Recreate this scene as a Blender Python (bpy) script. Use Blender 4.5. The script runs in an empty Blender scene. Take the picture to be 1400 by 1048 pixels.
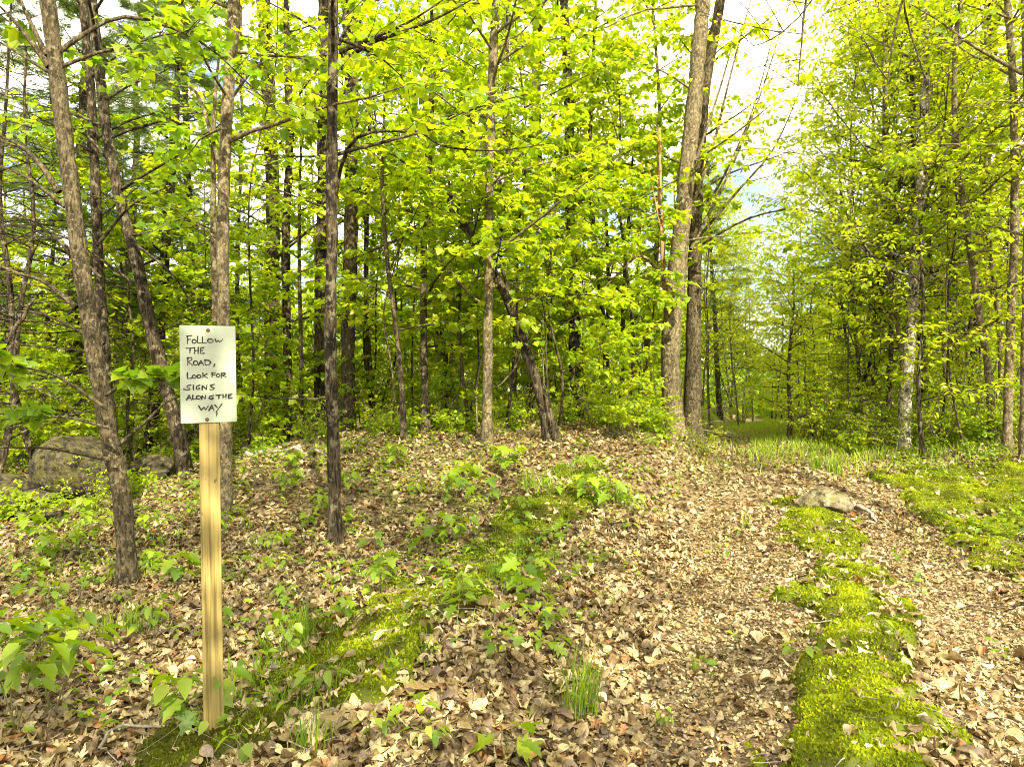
import bpy, math, random
import numpy as np
from mathutils import Vector
rng = np.random.default_rng(7)
random.seed(7)
C = bpy.context.scene.collection
SC = bpy.context.scene

# ------------------------------------------------------------------ camera, world, sun, exposure
F = 950.0                    # focal length in photo pixels (photo is 1400 wide)
HOR = 530.0                  # photo row of the horizon
EYE = 1.5
cam = bpy.data.cameras.new('camera'); camo = bpy.data.objects.new('camera', cam); C.objects.link(camo)
cam.sensor_width = 36.0; cam.lens = 36.0 * F / 1400.0
cam.clip_start = 0.05; cam.clip_end = 2000
camo.location = (0, 0, EYE)
camo.rotation_euler = (math.radians(90) + (HOR - 524) / F, 0, 0)
SC.camera = camo

SUN_EL, SUN_AZ = math.radians(42), math.radians(160)      # azimuth measured from +y (view direction) towards +x
world = bpy.data.worlds.new('World'); SC.world = world; world.use_nodes = True
nt = world.node_tree; nt.nodes.clear()
wo = nt.nodes.new('ShaderNodeOutputWorld'); bg = nt.nodes.new('ShaderNodeBackground')
sky = nt.nodes.new('ShaderNodeTexSky'); sky.sky_type = 'NISHITA'; sky.sun_disc = False
sky.sun_elevation = SUN_EL; sky.sun_rotation = SUN_AZ
tc = nt.nodes.new('ShaderNodeTexCoord'); mp = nt.nodes.new('ShaderNodeMapping')
mp.inputs['Scale'].default_value = (1.6, 1.6, 4.0); mp.inputs['Location'].default_value = (0.35, 0.1, 0.0)
cn = nt.nodes.new('ShaderNodeTexNoise'); cn.inputs['Scale'].default_value = 1.6; cn.inputs['Detail'].default_value = 7
cr = nt.nodes.new('ShaderNodeValToRGB')
cr.color_ramp.elements[0].position = 0.50; cr.color_ramp.elements[1].position = 0.66
mx = nt.nodes.new('ShaderNodeMix'); mx.data_type = 'RGBA'
mx.inputs['B'].default_value = (11.0, 10.2, 8.4, 1)
nt.links.new(tc.outputs['Generated'], mp.inputs['Vector']); nt.links.new(mp.outputs['Vector'], cn.inputs['Vector'])
sx = nt.nodes.new('ShaderNodeSeparateXYZ'); nt.links.new(tc.outputs['Generated'], sx.inputs['Vector'])
ma = nt.nodes.new('ShaderNodeMath'); ma.operation = 'MULTIPLY_ADD'; ma.inputs[1].default_value = 0.30
nt.links.new(sx.outputs['Z'], ma.inputs[0]); nt.links.new(cn.outputs['Fac'], ma.inputs[2])
nt.links.new(ma.outputs['Value'], cr.inputs['Fac']); nt.links.new(cr.outputs['Color'], mx.inputs['Factor'])
nt.links.new(sky.outputs['Color'], mx.inputs['A']); nt.links.new(mx.outputs['Result'], bg.inputs['Color'])
bg.inputs['Strength'].default_value = 0.125
nt.links.new(bg.outputs['Background'], wo.inputs['Surface'])

sl = bpy.data.lights.new('sun', 'SUN'); sl.energy = 4.9; sl.angle = math.radians(0.6); sl.color = (1.0, 0.90, 0.66)
so = bpy.data.objects.new('sun', sl); C.objects.link(so)
sdir = Vector((math.sin(SUN_AZ) * math.cos(SUN_EL), math.cos(SUN_AZ) * math.cos(SUN_EL), math.sin(SUN_EL)))
so.rotation_euler = sdir.to_track_quat('Z', 'Y').to_euler(); so.location = sdir * 60

SC.view_settings.view_transform = 'Standard'; SC.view_settings.look = 'None'
SC.view_settings.exposure = 1.62; SC.view_settings.gamma = 1.0
cy = SC.cycles
cy.max_bounces = 7; cy.diffuse_bounces = 5; cy.glossy_bounces = 1; cy.transmission_bounces = 5; cy.transparent_max_bounces = 4
cy.sample_clamp_indirect = 6.0; cy.pixel_filter_type = 'BLACKMAN_HARRIS'; cy.filter_width = 1.0
cy.use_denoising = True
try: cy.denoiser = 'OPENIMAGEDENOISE'
except Exception: pass
cy.caustics_reflective = False; cy.caustics_refractive = False

# ------------------------------------------------------------------ helpers
def hash2(ix, iy, seed):
    v = np.sin(ix * 127.1 + iy * 311.7 + seed * 74.7) * 43758.5453
    return v - np.floor(v)
def vnoise(x, y, seed=0):
    ix, iy = np.floor(x), np.floor(y); fx, fy = x - ix, y - iy
    fx = fx * fx * (3 - 2 * fx); fy = fy * fy * (3 - 2 * fy)
    a, b = hash2(ix, iy, seed), hash2(ix + 1, iy, seed); c, d = hash2(ix, iy + 1, seed), hash2(ix + 1, iy + 1, seed)
    return (a * (1 - fx) + b * fx) * (1 - fy) + (c * (1 - fx) + d * fx) * fy
def fbm(x, y, seed=0, o=4):
    s, a, t = 0, 0.5, 0
    for k in range(o):
        s = s + a * vnoise(x * 2 ** k, y * 2 ** k, seed + k); t += a; a *= 0.5
    return s / t
def ss(a, b, x):
    t = np.clip((x - a) / (b - a), 0, 1); return t * t * (3 - 2 * t)
def road_c(y):                                                    # centre line of the left wheel track
    return -0.55 + 0.35 * y
def ground_h(x, y):
    x = np.asarray(x, float); y = np.asarray(y, float)
    u = x - road_c(y)
    z = 0.5 * ss(4.9, 11, y)
    bank = ss(-0.30, -0.95, u) * (1 - ss(-3.8, -9.0, u))
    z = z + 0.42 * ss(5.4, 9.5, y) * bank + 0.15 * ss(-0.45, -0.85, u) * (1 - ss(4, 7, y)) * (1 - ss(-1.2, -2.0, u))
    z = z + 0.35 * ss(2.4, 5.0, u) * ss(5, 10, y)
    z = z - 0.22 * ss(-2.5, -5.0, x) * ss(5, 8.5, y)
    z = z - 0.08 * np.exp(-((u - .2) / 0.5) ** 2) - 0.05 * np.exp(-((u - 2.0) / 0.4) ** 2) + 0.03 * np.exp(-((u - 1.2) / 0.35) ** 2)
    z = z - 0.06 * np.exp(-((x + 1.3) / .7) ** 2 - ((y - 3.0) / .8) ** 2)
    z = z - 0.9 * ss(17, 40, y)
    z = z + 0.10 * (fbm(x * 0.6, y * 0.6, 3) - 0.5) + 0.05 * (fbm(x * 2.3, y * 2.3, 9) - 0.5)
    return z
def P(px, py, d):                                                 # a photo pixel at a given distance along the view
    return np.array([(px - 700) / F * d, d, EYE + (HOR - py) / F * d])
def hit(px, py):                                                  # where a photo pixel meets the ground
    lo, hi = 1.0, 60.0
    ds = np.linspace(1.5, 60, 1200); x = (px - 700) / F * ds; z = EYE + (HOR - py) / F * ds
    g = ground_h(x, ds); k = np.argmax(z < g)
    d = ds[k]; return np.array([(px - 700) / F * d, d, float(ground_h((px - 700) / F * d, d))])
def to_px(p):
    return 700 + F * p[0] / p[1], HOR - F * (p[2] - EYE) / p[1]

def link(name, me, mat=None, parent=None, loc=None):
    o = bpy.data.objects.new(name, me); C.objects.link(o)
    if mat is not None and me is not None and len(me.materials) == 0: me.materials.append(mat)
    if parent is not None: o.parent = parent
    if loc is not None: o.location = loc
    return o
def mesh(name, verts, polys, tint=None, smooth=False):
    """verts (N,3); polys: list of (M,k) index arrays"""
    me = bpy.data.meshes.new(name)
    verts = np.ascontiguousarray(verts, np.float32)
    me.vertices.add(len(verts)); me.vertices.foreach_set('co', verts.ravel())
    polys = [np.asarray(p, np.int32) for p in polys if len(p)]
    loops = np.concatenate([p.ravel() for p in polys]); tot = np.concatenate([np.full(len(p), p.shape[1], np.int32) for p in polys])
    start = np.concatenate([[0], np.cumsum(tot)[:-1]]).astype(np.int32)
    me.loops.add(len(loops)); me.loops.foreach_set('vertex_index', loops)
    me.polygons.add(len(tot)); me.polygons.foreach_set('loop_start', start); me.polygons.foreach_set('loop_total', tot)
    if smooth: me.polygons.foreach_set('use_smooth', np.ones(len(tot), bool))
    if tint is not None:
        a = me.attributes.new('tint', 'FLOAT', 'POINT'); a.data.foreach_set('value', np.ascontiguousarray(tint, np.float32))
    me.update(calc_edges=True)
    return me
def tag(o, label, cat, group=None, kind=None):
    if label: o['label'] = label
    if cat: o['category'] = cat
    if group: o['group'] = group
    if kind: o['kind'] = kind
    return o
def empty(name, loc):
    o = bpy.data.objects.new(name, None); C.objects.link(o); o.location = loc; o.empty_display_size = 0.2; return o

def norm(v): return v / np.maximum(np.linalg.norm(v, axis=-1, keepdims=True), 1e-9)
def tubes(Pt, R, S, lump=0.0, cap=True):
    """Pt (N,K,3), R (N,K) -> verts, quads (and tip tris)"""
    N, K, _ = Pt.shape
    T = norm(np.gradient(Pt, axis=1))
    d = norm(Pt[:, -1] - Pt[:, 0]); ref = np.where(np.abs(d[:, 2:3]) > 0.8, np.array([[1., 0.1, 0]]), np.array([[0., 0, 1]]))
    A = norm(np.cross(T, ref[:, None, :])); B = np.cross(T, A)
    th = np.arange(S) / S * 2 * math.pi
    r = R[:, :, None] * np.ones(S)
    if lump: r = r * (1 + lump * (rng.random(r.shape) - 0.5))
    V = Pt[:, :, None, :] + r[..., None] * (np.cos(th)[None, None, :, None] * A[:, :, None, :] + np.sin(th)[None, None, :, None] * B[:, :, None, :])
    V = V.reshape(-1, 3)
    n = np.arange(N)[:, None, None] * K * S; k = np.arange(K - 1)[None, :, None] * S; s = np.arange(S)[None, None, :]; s2 = (s + 1) % S
    q = np.stack([n + k + s, n + k + s2, n + k + S + s2, n + k + S + s], -1).reshape(-1, 4)
    return V, q
class Acc:
    def __init__(self): self.v = []; self.p = []; self.t = []; self.n = 0
    def add(self, V, polys, tint=None):
        self.v.append(V)
        for p in polys: self.p.append(np.asarray(p) + self.n)
        self.t.append(np.full(len(V), 0.5) if tint is None else np.broadcast_to(tint, (len(V),)))
        self.n += len(V)
    def mesh(self, name, smooth=False): 
        return mesh(name, np.concatenate(self.v), self.p, np.concatenate(self.t), smooth)
def spline(pts, n):
    pts = np.asarray(pts, float); m = len(pts)
    if m == 2: 
        t = np.linspace(0, 1, n)[:, None]; return pts[0] * (1 - t) + pts[1] * t
    e = np.vstack([2 * pts[0] - pts[1], pts, 2 * pts[-1] - pts[-2]])
    u = np.linspace(0, m - 1 - 1e-6, n); i = u.astype(int); f = (u - i)[:, None]
    p0, p1, p2, p3 = e[i], e[i + 1], e[i + 2], e[i + 3]
    return 0.5 * (2 * p1 + (p2 - p0) * f + (2 * p0 - 5 * p1 + 4 * p2 - p3) * f ** 2 + (3 * p1 - p0 - 3 * p2 + p3) * f ** 3)

# ------------------------------------------------------------------ leaf templates: x across, y along, z up
def fan(outline, c=(0, 0.38), droop=0.18, fold=0.25):
    o = np.array([c] + list(outline), float)
    z = fold * np.abs(o[:, 0]) - droop * o[:, 1] ** 2
    V = np.column_stack([o, z]); m = len(outline)
    return V, [np.array([[0, 1 + i, 1 + (i + 1) % m] for i in range(m)])]
_h = [(0.0, 0.0), (0.30, -0.06), (0.24, 0.14), (0.60, 0.38), (0.36, 0.46), (0.30, 0.66), (0.0, 1.0)]
MAPLE = fan(_h + [(-a, b) for a, b in _h[1:-1][::-1]])
_o = [(0.02, 0.0), (0.10, 0.12), (0.22, 0.22), (0.12, 0.32), (0.34, 0.48), (0.15, 0.56), (0.30, 0.76), (0.12, 0.82), (0.0, 1.0)]
OAK = fan(_o + [(-a, b) for a, b in _o[:-1][::-1]], droop=0.1, fold=0.3)
def ovate(w=0.27, droop=0.2, fold=0.35):
    V = np.array([(0, 0, 0), (w, 0.28, fold * w), (w * 0.85, 0.62, fold * w * .8 - droop * .4), (0, 1, -droop), (-w * 0.85, 0.62, fold * w * .8 - droop * .4), (-w, 0.28, fold * w), (0, 0.45, -droop * .2)])
    return V, [np.array([[0, 1, 2, 6], [6, 2, 3, 3]])[:1], np.array([[6, 2, 3], [6, 3, 4]]), np.array([[0, 6, 4, 5]])]
OVATE = ovate()
DIAM = (np.array([(0, 0, 0), (0.36, 0.45, 0.10), (0, 1, -0.15), (-0.36, 0.45, 0.10)]), [np.array([[0, 1, 2], [0, 2, 3]])])
def needle_spray(n=9, seed=1):
    r = np.random.default_rng(seed); V = []; Fc = []
    for i in range(n):
        a = r.uniform(-1.2, 1.2); e = r.uniform(-0.5, 0.6); d = np.array([math.sin(a) * math.cos(e), math.cos(a) * math.cos(e), math.sin(e)])
        s = np.cross(d, r.normal(size=3)); s /= np.linalg.norm(s); l = r.uniform(0.7, 1.0)
        k = len(V); V += [s * 0.020, -s * 0.020, d * l]; Fc.append([k, k + 1, k + 2])
    return np.array(V), [np.array(Fc)]
NEEDLE = needle_spray()
def hemlock_spray(n=5):                                          # flat comb of short needles along a twig
    V = []; Fc = []
    for i in range(n):
        y = i / n
        for s in (-1, 1):
            k = len(V); V += [(0, y, 0), (0, y + 0.09, 0), (s * 0.26 * (1 - 0.5 * y), y + 0.16, 0.02)]; Fc.append([k, k + 1, k + 2])
    return np.array(V, float), [np.array(Fc)]
HEML = hemlock_spray()

def leaves(acc, tmpl, pos, fwd, up, size, tint):
    V, polys = tmpl; N = len(pos); m = len(V)
    f = norm(fwd); s = norm(np.cross(f, up)); u = np.cross(s, f)
    W = pos[:, None, :] + size[:, None, None] * (V[None, :, 0:1] * s[:, None, :] + V[None, :, 1:2] * f[:, None, :] + V[None, :, 2:3] * u[:, None, :])
    off = (np.arange(N) * m)[:, None, None]
    acc.add(W.reshape(-1, 3), [(p[None] + off).reshape(-1, p.shape[1]) for p in polys], np.repeat(tint, m))

# ------------------------------------------------------------------ materials
def nodes(name):
    m = bpy.data.materials.new(name); m.use_nodes = True; t = m.node_tree; t.nodes.clear()
    return m, t, t.nodes.new('ShaderNodeOutputMaterial')
def ramp(t, cols):
    r = t.nodes.new('ShaderNodeValToRGB'); e = r.color_ramp.elements
    e[0].position, e[0].color = cols[0][0], (*cols[0][1], 1); e[1].position, e[1].color = cols[-1][0], (*cols[-1][1], 1)
    for p, c in cols[1:-1]:
        n = e.new(p); n.color = (*c, 1)
    return r
def leaf_mat(name, cols, trans=1.0, tfac=0.5, gloss=0.025, tgain=(1.30, 1.22, 0.5), rough=0.45, mottle=0):
    m, t, out = nodes(name)
    a = t.nodes.new('ShaderNodeAttribute'); a.attribute_name = 'tint'
    r = ramp(t, cols); t.links.new(a.outputs['Fac'], r.inputs['Fac'])
    d = t.nodes.new('ShaderNodeBsdfDiffuse'); tr = t.nodes.new('ShaderNodeBsdfTranslucent'); g = t.nodes.new('ShaderNodeBsdfGlossy')
    g.inputs['Roughness'].default_value = rough
    mul = t.nodes.new('ShaderNodeMix'); mul.data_type = 'RGBA'; mul.blend_type = 'MULTIPLY'; mul.inputs['Factor'].default_value = 1
    mul.inputs['B'].default_value = (*[x * trans for x in tgain], 1)
    t.links.new(r.outputs['Color'], mul.inputs['A']); t.links.new(r.outputs['Color'], d.inputs['Color']); t.links.new(mul.outputs['Result'], tr.inputs['Color'])
    if mottle:
        tcn = t.nodes.new('ShaderNodeTexCoord'); nz = t.nodes.new('ShaderNodeTexNoise'); nz.inputs['Scale'].default_value = mottle; nz.inputs['Detail'].default_value = 5; nz.inputs['Roughness'].default_value = .7
        t.links.new(tcn.outputs['Object'], nz.inputs['Vector']); rz_ = ramp(t, [(.34, (.42, .36, .30)), (.5, (.9, .9, .88)), (.66, (1.15, 1.15, 1.1))]); t.links.new(nz.outputs['Fac'], rz_.inputs['Fac'])
        mm = t.nodes.new('ShaderNodeMix'); mm.data_type = 'RGBA'; mm.blend_type = 'MULTIPLY'; mm.inputs['Factor'].default_value = 1
        t.links.new(r.outputs['Color'], mm.inputs['A']); t.links.new(rz_.outputs['Color'], mm.inputs['B']); t.links.new(mm.outputs['Result'], d.inputs['Color']); t.links.new(mm.outputs['Result'], mul.inputs['A'])
    m1 = t.nodes.new('ShaderNodeMixShader'); m1.inputs['Fac'].default_value = tfac
    t.links.new(d.outputs['BSDF'], m1.inputs[1]); t.links.new(tr.outputs['BSDF'], m1.inputs[2])
    m2 = t.nodes.new('ShaderNodeMixShader'); m2.inputs['Fac'].default_value = gloss
    t.links.new(m1.outputs['Shader'], m2.inputs[1]); t.links.new(g.outputs['BSDF'], m2.inputs[2])
    t.links.new(m2.outputs['Shader'], out.inputs['Surface'])
    return m
def bark_mat(name, dark, mid, light, blotch, lichen, fis=.5, stretch=.16, bscale=4.0):
    m, t, out = nodes(name); L = t.links.new
    b = t.nodes.new('ShaderNodeBsdfPrincipled'); b.inputs['Roughness'].default_value = .9; b.inputs['Specular IOR Level'].default_value = .15
    tcn = t.nodes.new('ShaderNodeTexCoord')
    def noise(scale, sc=(1, 1, 1), det=6, rough=.65, loc=(0, 0, 0)):
        mp_ = t.nodes.new('ShaderNodeMapping'); mp_.inputs['Scale'].default_value = sc; mp_.inputs['Location'].default_value = loc
        n = t.nodes.new('ShaderNodeTexNoise'); n.inputs['Scale'].default_value = scale; n.inputs['Detail'].default_value = det; n.inputs['Roughness'].default_value = rough
        L(tcn.outputs['Object'], mp_.inputs['Vector']); L(mp_.outputs['Vector'], n.inputs['Vector']); return n
    def mix(a, bb, fac, mode='MIX'):
        mm = t.nodes.new('ShaderNodeMix'); mm.data_type = 'RGBA'; mm.blend_type = mode
        for sock, v in (('A', a), ('B', bb), ('Factor', fac)):
            if isinstance(v, tuple): mm.inputs[sock].default_value = (*v, 1)
            elif isinstance(v, float): mm.inputs[sock].default_value = v
            else: L(v, mm.inputs[sock])
        return mm.outputs['Result']
    n1 = noise(34, (1, 1, stretch)); r1 = ramp(t, [(.38, dark), (.5, mid), (.62, light)]); L(n1.outputs['Fac'], r1.inputs['Fac'])
    nf = noise(60, (1, 1, stretch * .8), 3, .5, (5, 2, 1)); rf = ramp(t, [(.36, (1 - fis,) * 3), (.47, (1, 1, 1))]); L(nf.outputs['Fac'], rf.inputs['Fac'])
    col = mix(r1.outputs['Color'], rf.outputs['Color'], 1.0, 'MULTIPLY')
    nb = noise(bscale, (1, 1, .6), 8, .7, (1, 7, 3)); rb = ramp(t, [(.52, (0, 0, 0)), (.585, (1, 1, 1))]); L(nb.outputs['Fac'], rb.inputs['Fac'])
    col = mix(col, blotch, rb.outputs['Color'])
    nl = noise(bscale * 2.6, (1, 1, .8), 8, .7, (9, 3, 5)); rl = ramp(t, [(.53, (0, 0, 0)), (.60, (1, 1, 1))]); L(nl.outputs['Fac'], rl.inputs['Fac'])
    col = mix(col, lichen, rl.outputs['Color'])
    L(col, b.inputs['Base Color'])
    ad = t.nodes.new('ShaderNodeMath'); ad.operation = 'ADD'; L(n1.outputs['Fac'], ad.inputs[0]); L(rf.outputs['Color'], ad.inputs[1])
    bp = t.nodes.new('ShaderNodeBump'); bp.inputs['Strength'].default_value = .8; bp.inputs['Distance'].default_value = .012
    L(ad.outputs['Value'], bp.inputs['Height']); L(bp.outputs['Normal'], b.inputs['Normal']); L(b.outputs['BSDF'], out.inputs['Surface'])
    return m
def rough_mat(name, cols, scale, stretch=(1, 1, 1), bump=0.5, detail=8, rough=0.85, blot=None, bscale=3, bump_dist=0.02, tint=False):
    """noise-coloured rough surface; blot=(colour, lo, hi) adds patches of another colour"""
    m, t, out = nodes(name)
    b = t.nodes.new('ShaderNodeBsdfPrincipled'); b.inputs['Roughness'].default_value = rough
    try: b.inputs['Specular IOR Level'].default_value = 0.2
    except Exception: pass
    tcn = t.nodes.new('ShaderNodeTexCoord'); mpn = t.nodes.new('ShaderNodeMapping'); mpn.inputs['Scale'].default_value = stretch
    n = t.nodes.new('ShaderNodeTexNoise'); n.inputs['Scale'].default_value = scale; n.inputs['Detail'].default_value = detail; n.inputs['Roughness'].default_value = 0.68
    t.links.new(tcn.outputs['Object'], mpn.inputs['Vector']); t.links.new(mpn.outputs['Vector'], n.inputs['Vector'])
    r = ramp(t, cols); t.links.new(n.outputs['Fac'], r.inputs['Fac']); col = r.outputs['Color']
    if blot:
        for bi, (bc, lo, hi) in enumerate(blot):
            n2 = t.nodes.new('ShaderNodeTexNoise'); n2.inputs['Scale'].default_value = bscale * (1 + 0.7 * bi); n2.inputs['Detail'].default_value = 6; n2.inputs['Roughness'].default_value = 0.65
            mp2 = t.nodes.new('ShaderNodeMapping'); mp2.inputs['Location'].default_value = (3.1 * bi, 7.7, 1.3 * bi)
            t.links.new(tcn.outputs['Object'], mp2.inputs['Vector']); t.links.new(mp2.outputs['Vector'], n2.inputs['Vector'])
            rr = ramp(t, [(lo, (0, 0, 0)), (hi, (1, 1, 1))]); t.links.new(n2.outputs['Fac'], rr.inputs['Fac'])
            mm = t.nodes.new('ShaderNodeMix'); mm.data_type = 'RGBA'; mm.inputs['B'].default_value = (*bc, 1)
            t.links.new(rr.outputs['Color'], mm.inputs['Factor']); t.links.new(col, mm.inputs['A']); col = mm.outputs['Result']
    if tint:
        at = t.nodes.new('ShaderNodeAttribute'); at.attribute_name = 'tint'
        tr = ramp(t, tint); t.links.new(at.outputs['Fac'], tr.inputs['Fac'])
        mm = t.nodes.new('ShaderNodeMix'); mm.data_type = 'RGBA'; mm.blend_type = 'MULTIPLY'; mm.inputs['Factor'].default_value = 1
        t.links.new(col, mm.inputs['A']); t.links.new(tr.outputs['Color'], mm.inputs['B']); col = mm.outputs['Result']
    bp = t.nodes.new('ShaderNodeBump'); bp.inputs['Strength'].default_value = bump; bp.inputs['Distance'].default_value = bump_dist
    t.links.new(n.outputs['Fac'], bp.inputs['Height']); t.links.new(bp.outputs['Normal'], b.inputs['Normal'])
    t.links.new(col, b.inputs['Base Color']); t.links.new(b.outputs['BSDF'], out.inputs['Surface'])
    return m
G = lambda a, b, c: (a, b, c)
M = {}
M['maple'] = leaf_mat('maple_leaf', [(0, G(.11, .20, .008)), (.45, G(.20, .29, .008)), (.8, G(.29, .36, .010)), (1, G(.39, .41, .014))], trans=1.65, tfac=0.55)
M['yellow'] = leaf_mat('young_birch_leaf', [(0, G(.16, .24, .008)), (.5, G(.245, .32, .010)), (.85, G(.33, .38, .012)), (1, G(.43, .42, .02))], trans=1.65, tfac=0.55)
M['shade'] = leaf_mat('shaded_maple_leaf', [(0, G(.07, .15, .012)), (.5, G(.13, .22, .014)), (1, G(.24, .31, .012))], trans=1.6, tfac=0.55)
M['needle'] = leaf_mat('conifer_needle', [(0, G(.05, .10, .025)), (.5, G(.09, .15, .03)), (1, G(.15, .21, .035))], trans=1.1, tfac=0.4)
M['seedling'] = leaf_mat('seedling_leaf', [(0, G(.08, .17, .008)), (.5, G(.16, .26, .009)), (1, G(.28, .36, .012))], trans=1.25, tfac=0.5, gloss=0.03)
M['grass'] = leaf_mat('grass_blade', [(0, G(.07, .15, .01)), (.6, G(.15, .25, .012)), (1, G(.30, .36, .03))], trans=1.2, tfac=0.4)
M['moss'] = leaf_mat('moss_frond', [(0, G(.055, .045, .012)), (.2, G(.075, .09, .008)), (.4, G(.135, .175, .006)), (.7, G(.225, .28, .007)), (1, G(.35, .38, .010))], trans=1.2, tfac=0.4, gloss=0.01)
M['litter'] = leaf_mat('dry_leaf', [(0, G(.05, .028, .012)), (.12, G(.11, .062, .026)), (.3, G(.18, .118, .045)), (.55, G(.285, .212, .088)), (.78, G(.43, .345, .165)), (.92, G(.63, .54, .30)), (.95, G(.20, .17, .12)), (1, G(.30, .13, .04))], trans=0.9, tfac=0.2, gloss=0.06, tgain=(1, .9, .7), rough=0.5, mottle=48)
M['bark_dark'] = bark_mat('dark_bark', G(.014,.010,.006), G(.042,.032,.018), G(.08,.063,.038), G(.010,.008,.005), G(.125,.108,.066), .7, .2, 5)
M['bark_grey'] = bark_mat('grey_bark', G(.026,.020,.010), G(.064,.050,.027), G(.108,.087,.049), G(.028,.022,.012), G(.13,.112,.066), .55, .35, 13)
M['bark_pale'] = bark_mat('pale_bark', G(.065,.05,.026), G(.115,.092,.050), G(.175,.145,.082), G(.05,.038,.02), G(.22,.19,.115), .35, .6, 10)
M['bark_birch'] = bark_mat('mottled_bark', G(.08,.068,.045), G(.22,.19,.14), G(.38,.35,.27), G(.03,.025,.016), G(.50,.47,.39), .5, .8, 8)
M['deadwood'] = rough_mat('dead_wood', [(.3, G(.10, .08, .06)), (.5, G(.24, .20, .16)), (.7, G(.40, .36, .30))], 20, (1, 1, .2), 0.5)
M['snag'] = rough_mat('reddish_dead_wood', [(.3, G(.12, .055, .02)), (.5, G(.33, .17, .07)), (.7, G(.45, .27, .13))], 18, (1, 1, .15), 0.6)
M['twig'] = rough_mat('twig_bark', [(.3, G(.05, .038, .025)), (.6, G(.13, .10, .07))], 20, (1, 1, 1), 0.3)
M['stem'] = rough_mat('green_stem', [(.3, G(.10, .12, .03)), (.7, G(.18, .15, .06))], 20, (1, 1, 1), 0.2)
M['ground'] = rough_mat('forest_soil', [(.36, G(.025, .018, .009)), (.46, G(.09, .063, .03)), (.55, G(.19, .14, .07)), (.66, G(.36, .29, .17))], 26, (1, 1, 1), 0.9, detail=10, blot=[(G(.06, .045, .025), .55, .66), (G(.10, .12, .02), .66, .76)], bscale=1.1, bump_dist=0.03)
M['rock'] = rough_mat('mossy_rock', [(.38, G(.014, .011, .007)), (.5, G(.05, .041, .024)), (.62, G(.115, .098, .06))], 11, (1, 1, 1), 1.0, detail=15, blot=[(G(.012, .010, .006), .53, .58), (G(.085, .08, .018), .50, .60)], bscale=5.5, bump_dist=0.08)
M['pale_rock'] = rough_mat('road_rock', [(.38, G(.055, .043, .024)), (.5, G(.15, .125, .073)), (.62, G(.26, .23, .15))], 14, (1, 1, .5), 1.0, detail=15, blot=[(G(.04, .032, .016), .53, .59), (G(.14, .14, .03), .52, .62)], bscale=7, bump_dist=0.06)

def limb_pts(base, az, el, L, K, bend, wig):
    """base (N,3) az el L (N,) -> (N,K,3)"""
    N = len(base); s = np.linspace(0, 1, K)[None, :, None]
    h = np.column_stack([np.cos(az), np.sin(az), np.zeros(N)]); u = np.array([0, 0, 1.])
    d = h * np.cos(el)[:, None] + u * np.sin(el)[:, None]
    p = base[:, None, :] + L[:, None, None] * (s * d[:, None, :] + bend[:, None, None] * s ** 2 * u)
    w = np.cumsum(rng.normal(size=(N, K, 3)), 1) * wig * L[:, None, None] / K; w -= w[:, :1]
    return p + w * s

# ------------------------------------------------------------------ ground: one sheet out to the horizon
def axis(a, b, step, lo, hi, g=1.25):
    c = list(np.arange(a, b + 1e-6, step)); s = step
    while c[-1] < hi: s *= g; c.append(c[-1] + s)
    s = step
    while c[0] > lo: s *= g; c.insert(0, c[0] - s)
    return np.array(c)
gx, gy = axis(-8, 9, 0.06, -420, 420), axis(1.2, 16, 0.06, -200, 700)
X, Y = np.meshgrid(gx, gy); Z = ground_h(X, Y) + 0.015 * (fbm(X * 9, Y * 9, 21) - 0.5) * (np.abs(X) < 12) * (Y < 20)
nx, ny = len(gx), len(gy)
i, j = np.meshgrid(np.arange(nx - 1), np.arange(ny - 1)); a = (j * nx + i).ravel()
gm = mesh('ground', np.column_stack([X.ravel(), Y.ravel(), Z.ravel()]), [np.column_stack([a, a + 1, a + nx + 1, a + nx])], smooth=True)
tag(link('ground', gm, M['ground']), None, None, kind='structure')

# ------------------------------------------------------------------ moss masks (photo outlines laid on the ground)
def inside(poly, x, y):
    c = np.zeros(x.shape, bool); n = len(poly)
    for i in range(n):
        (x1, y1), (x2, y2) = poly[i][:2], poly[(i + 1) % n][:2]
        if abs(y2 - y1) < 1e-9: continue
        c ^= ((y1 > y) != (y2 > y)) & (x < (x2 - x1) * (y - y1) / (y2 - y1) + x1)
    return c
def seg_dist(poly, x, y):
    d = np.full(x.shape, 1e9); n = len(poly)
    for i in range(n):
        ax, ay = poly[i][:2]; bx, by = poly[(i + 1) % n][:2]
        t = np.clip(((x - ax) * (bx - ax) + (y - ay) * (by - ay)) / ((bx - ax) ** 2 + (by - ay) ** 2 + 1e-9), 0, 1)
        d = np.minimum(d, np.hypot(x - ax - t * (bx - ax), y - ay - t * (by - ay)))
    return d
def mossf(poly, x, y, seed, amp=0.95, sc=3.4):                     # >0 inside, with a ragged edge
    sd = np.where(inside(poly, x, y), 1, -1) * seg_dist(poly, x, y)
    return np.minimum(sd + amp * (fbm(x * sc, y * sc, seed, 5) - 0.55), 1.5 * (.71 + .06 * (seed == 33) - fbm(x * 3.3, y * 3.3, seed + 50, 5)))
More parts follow.
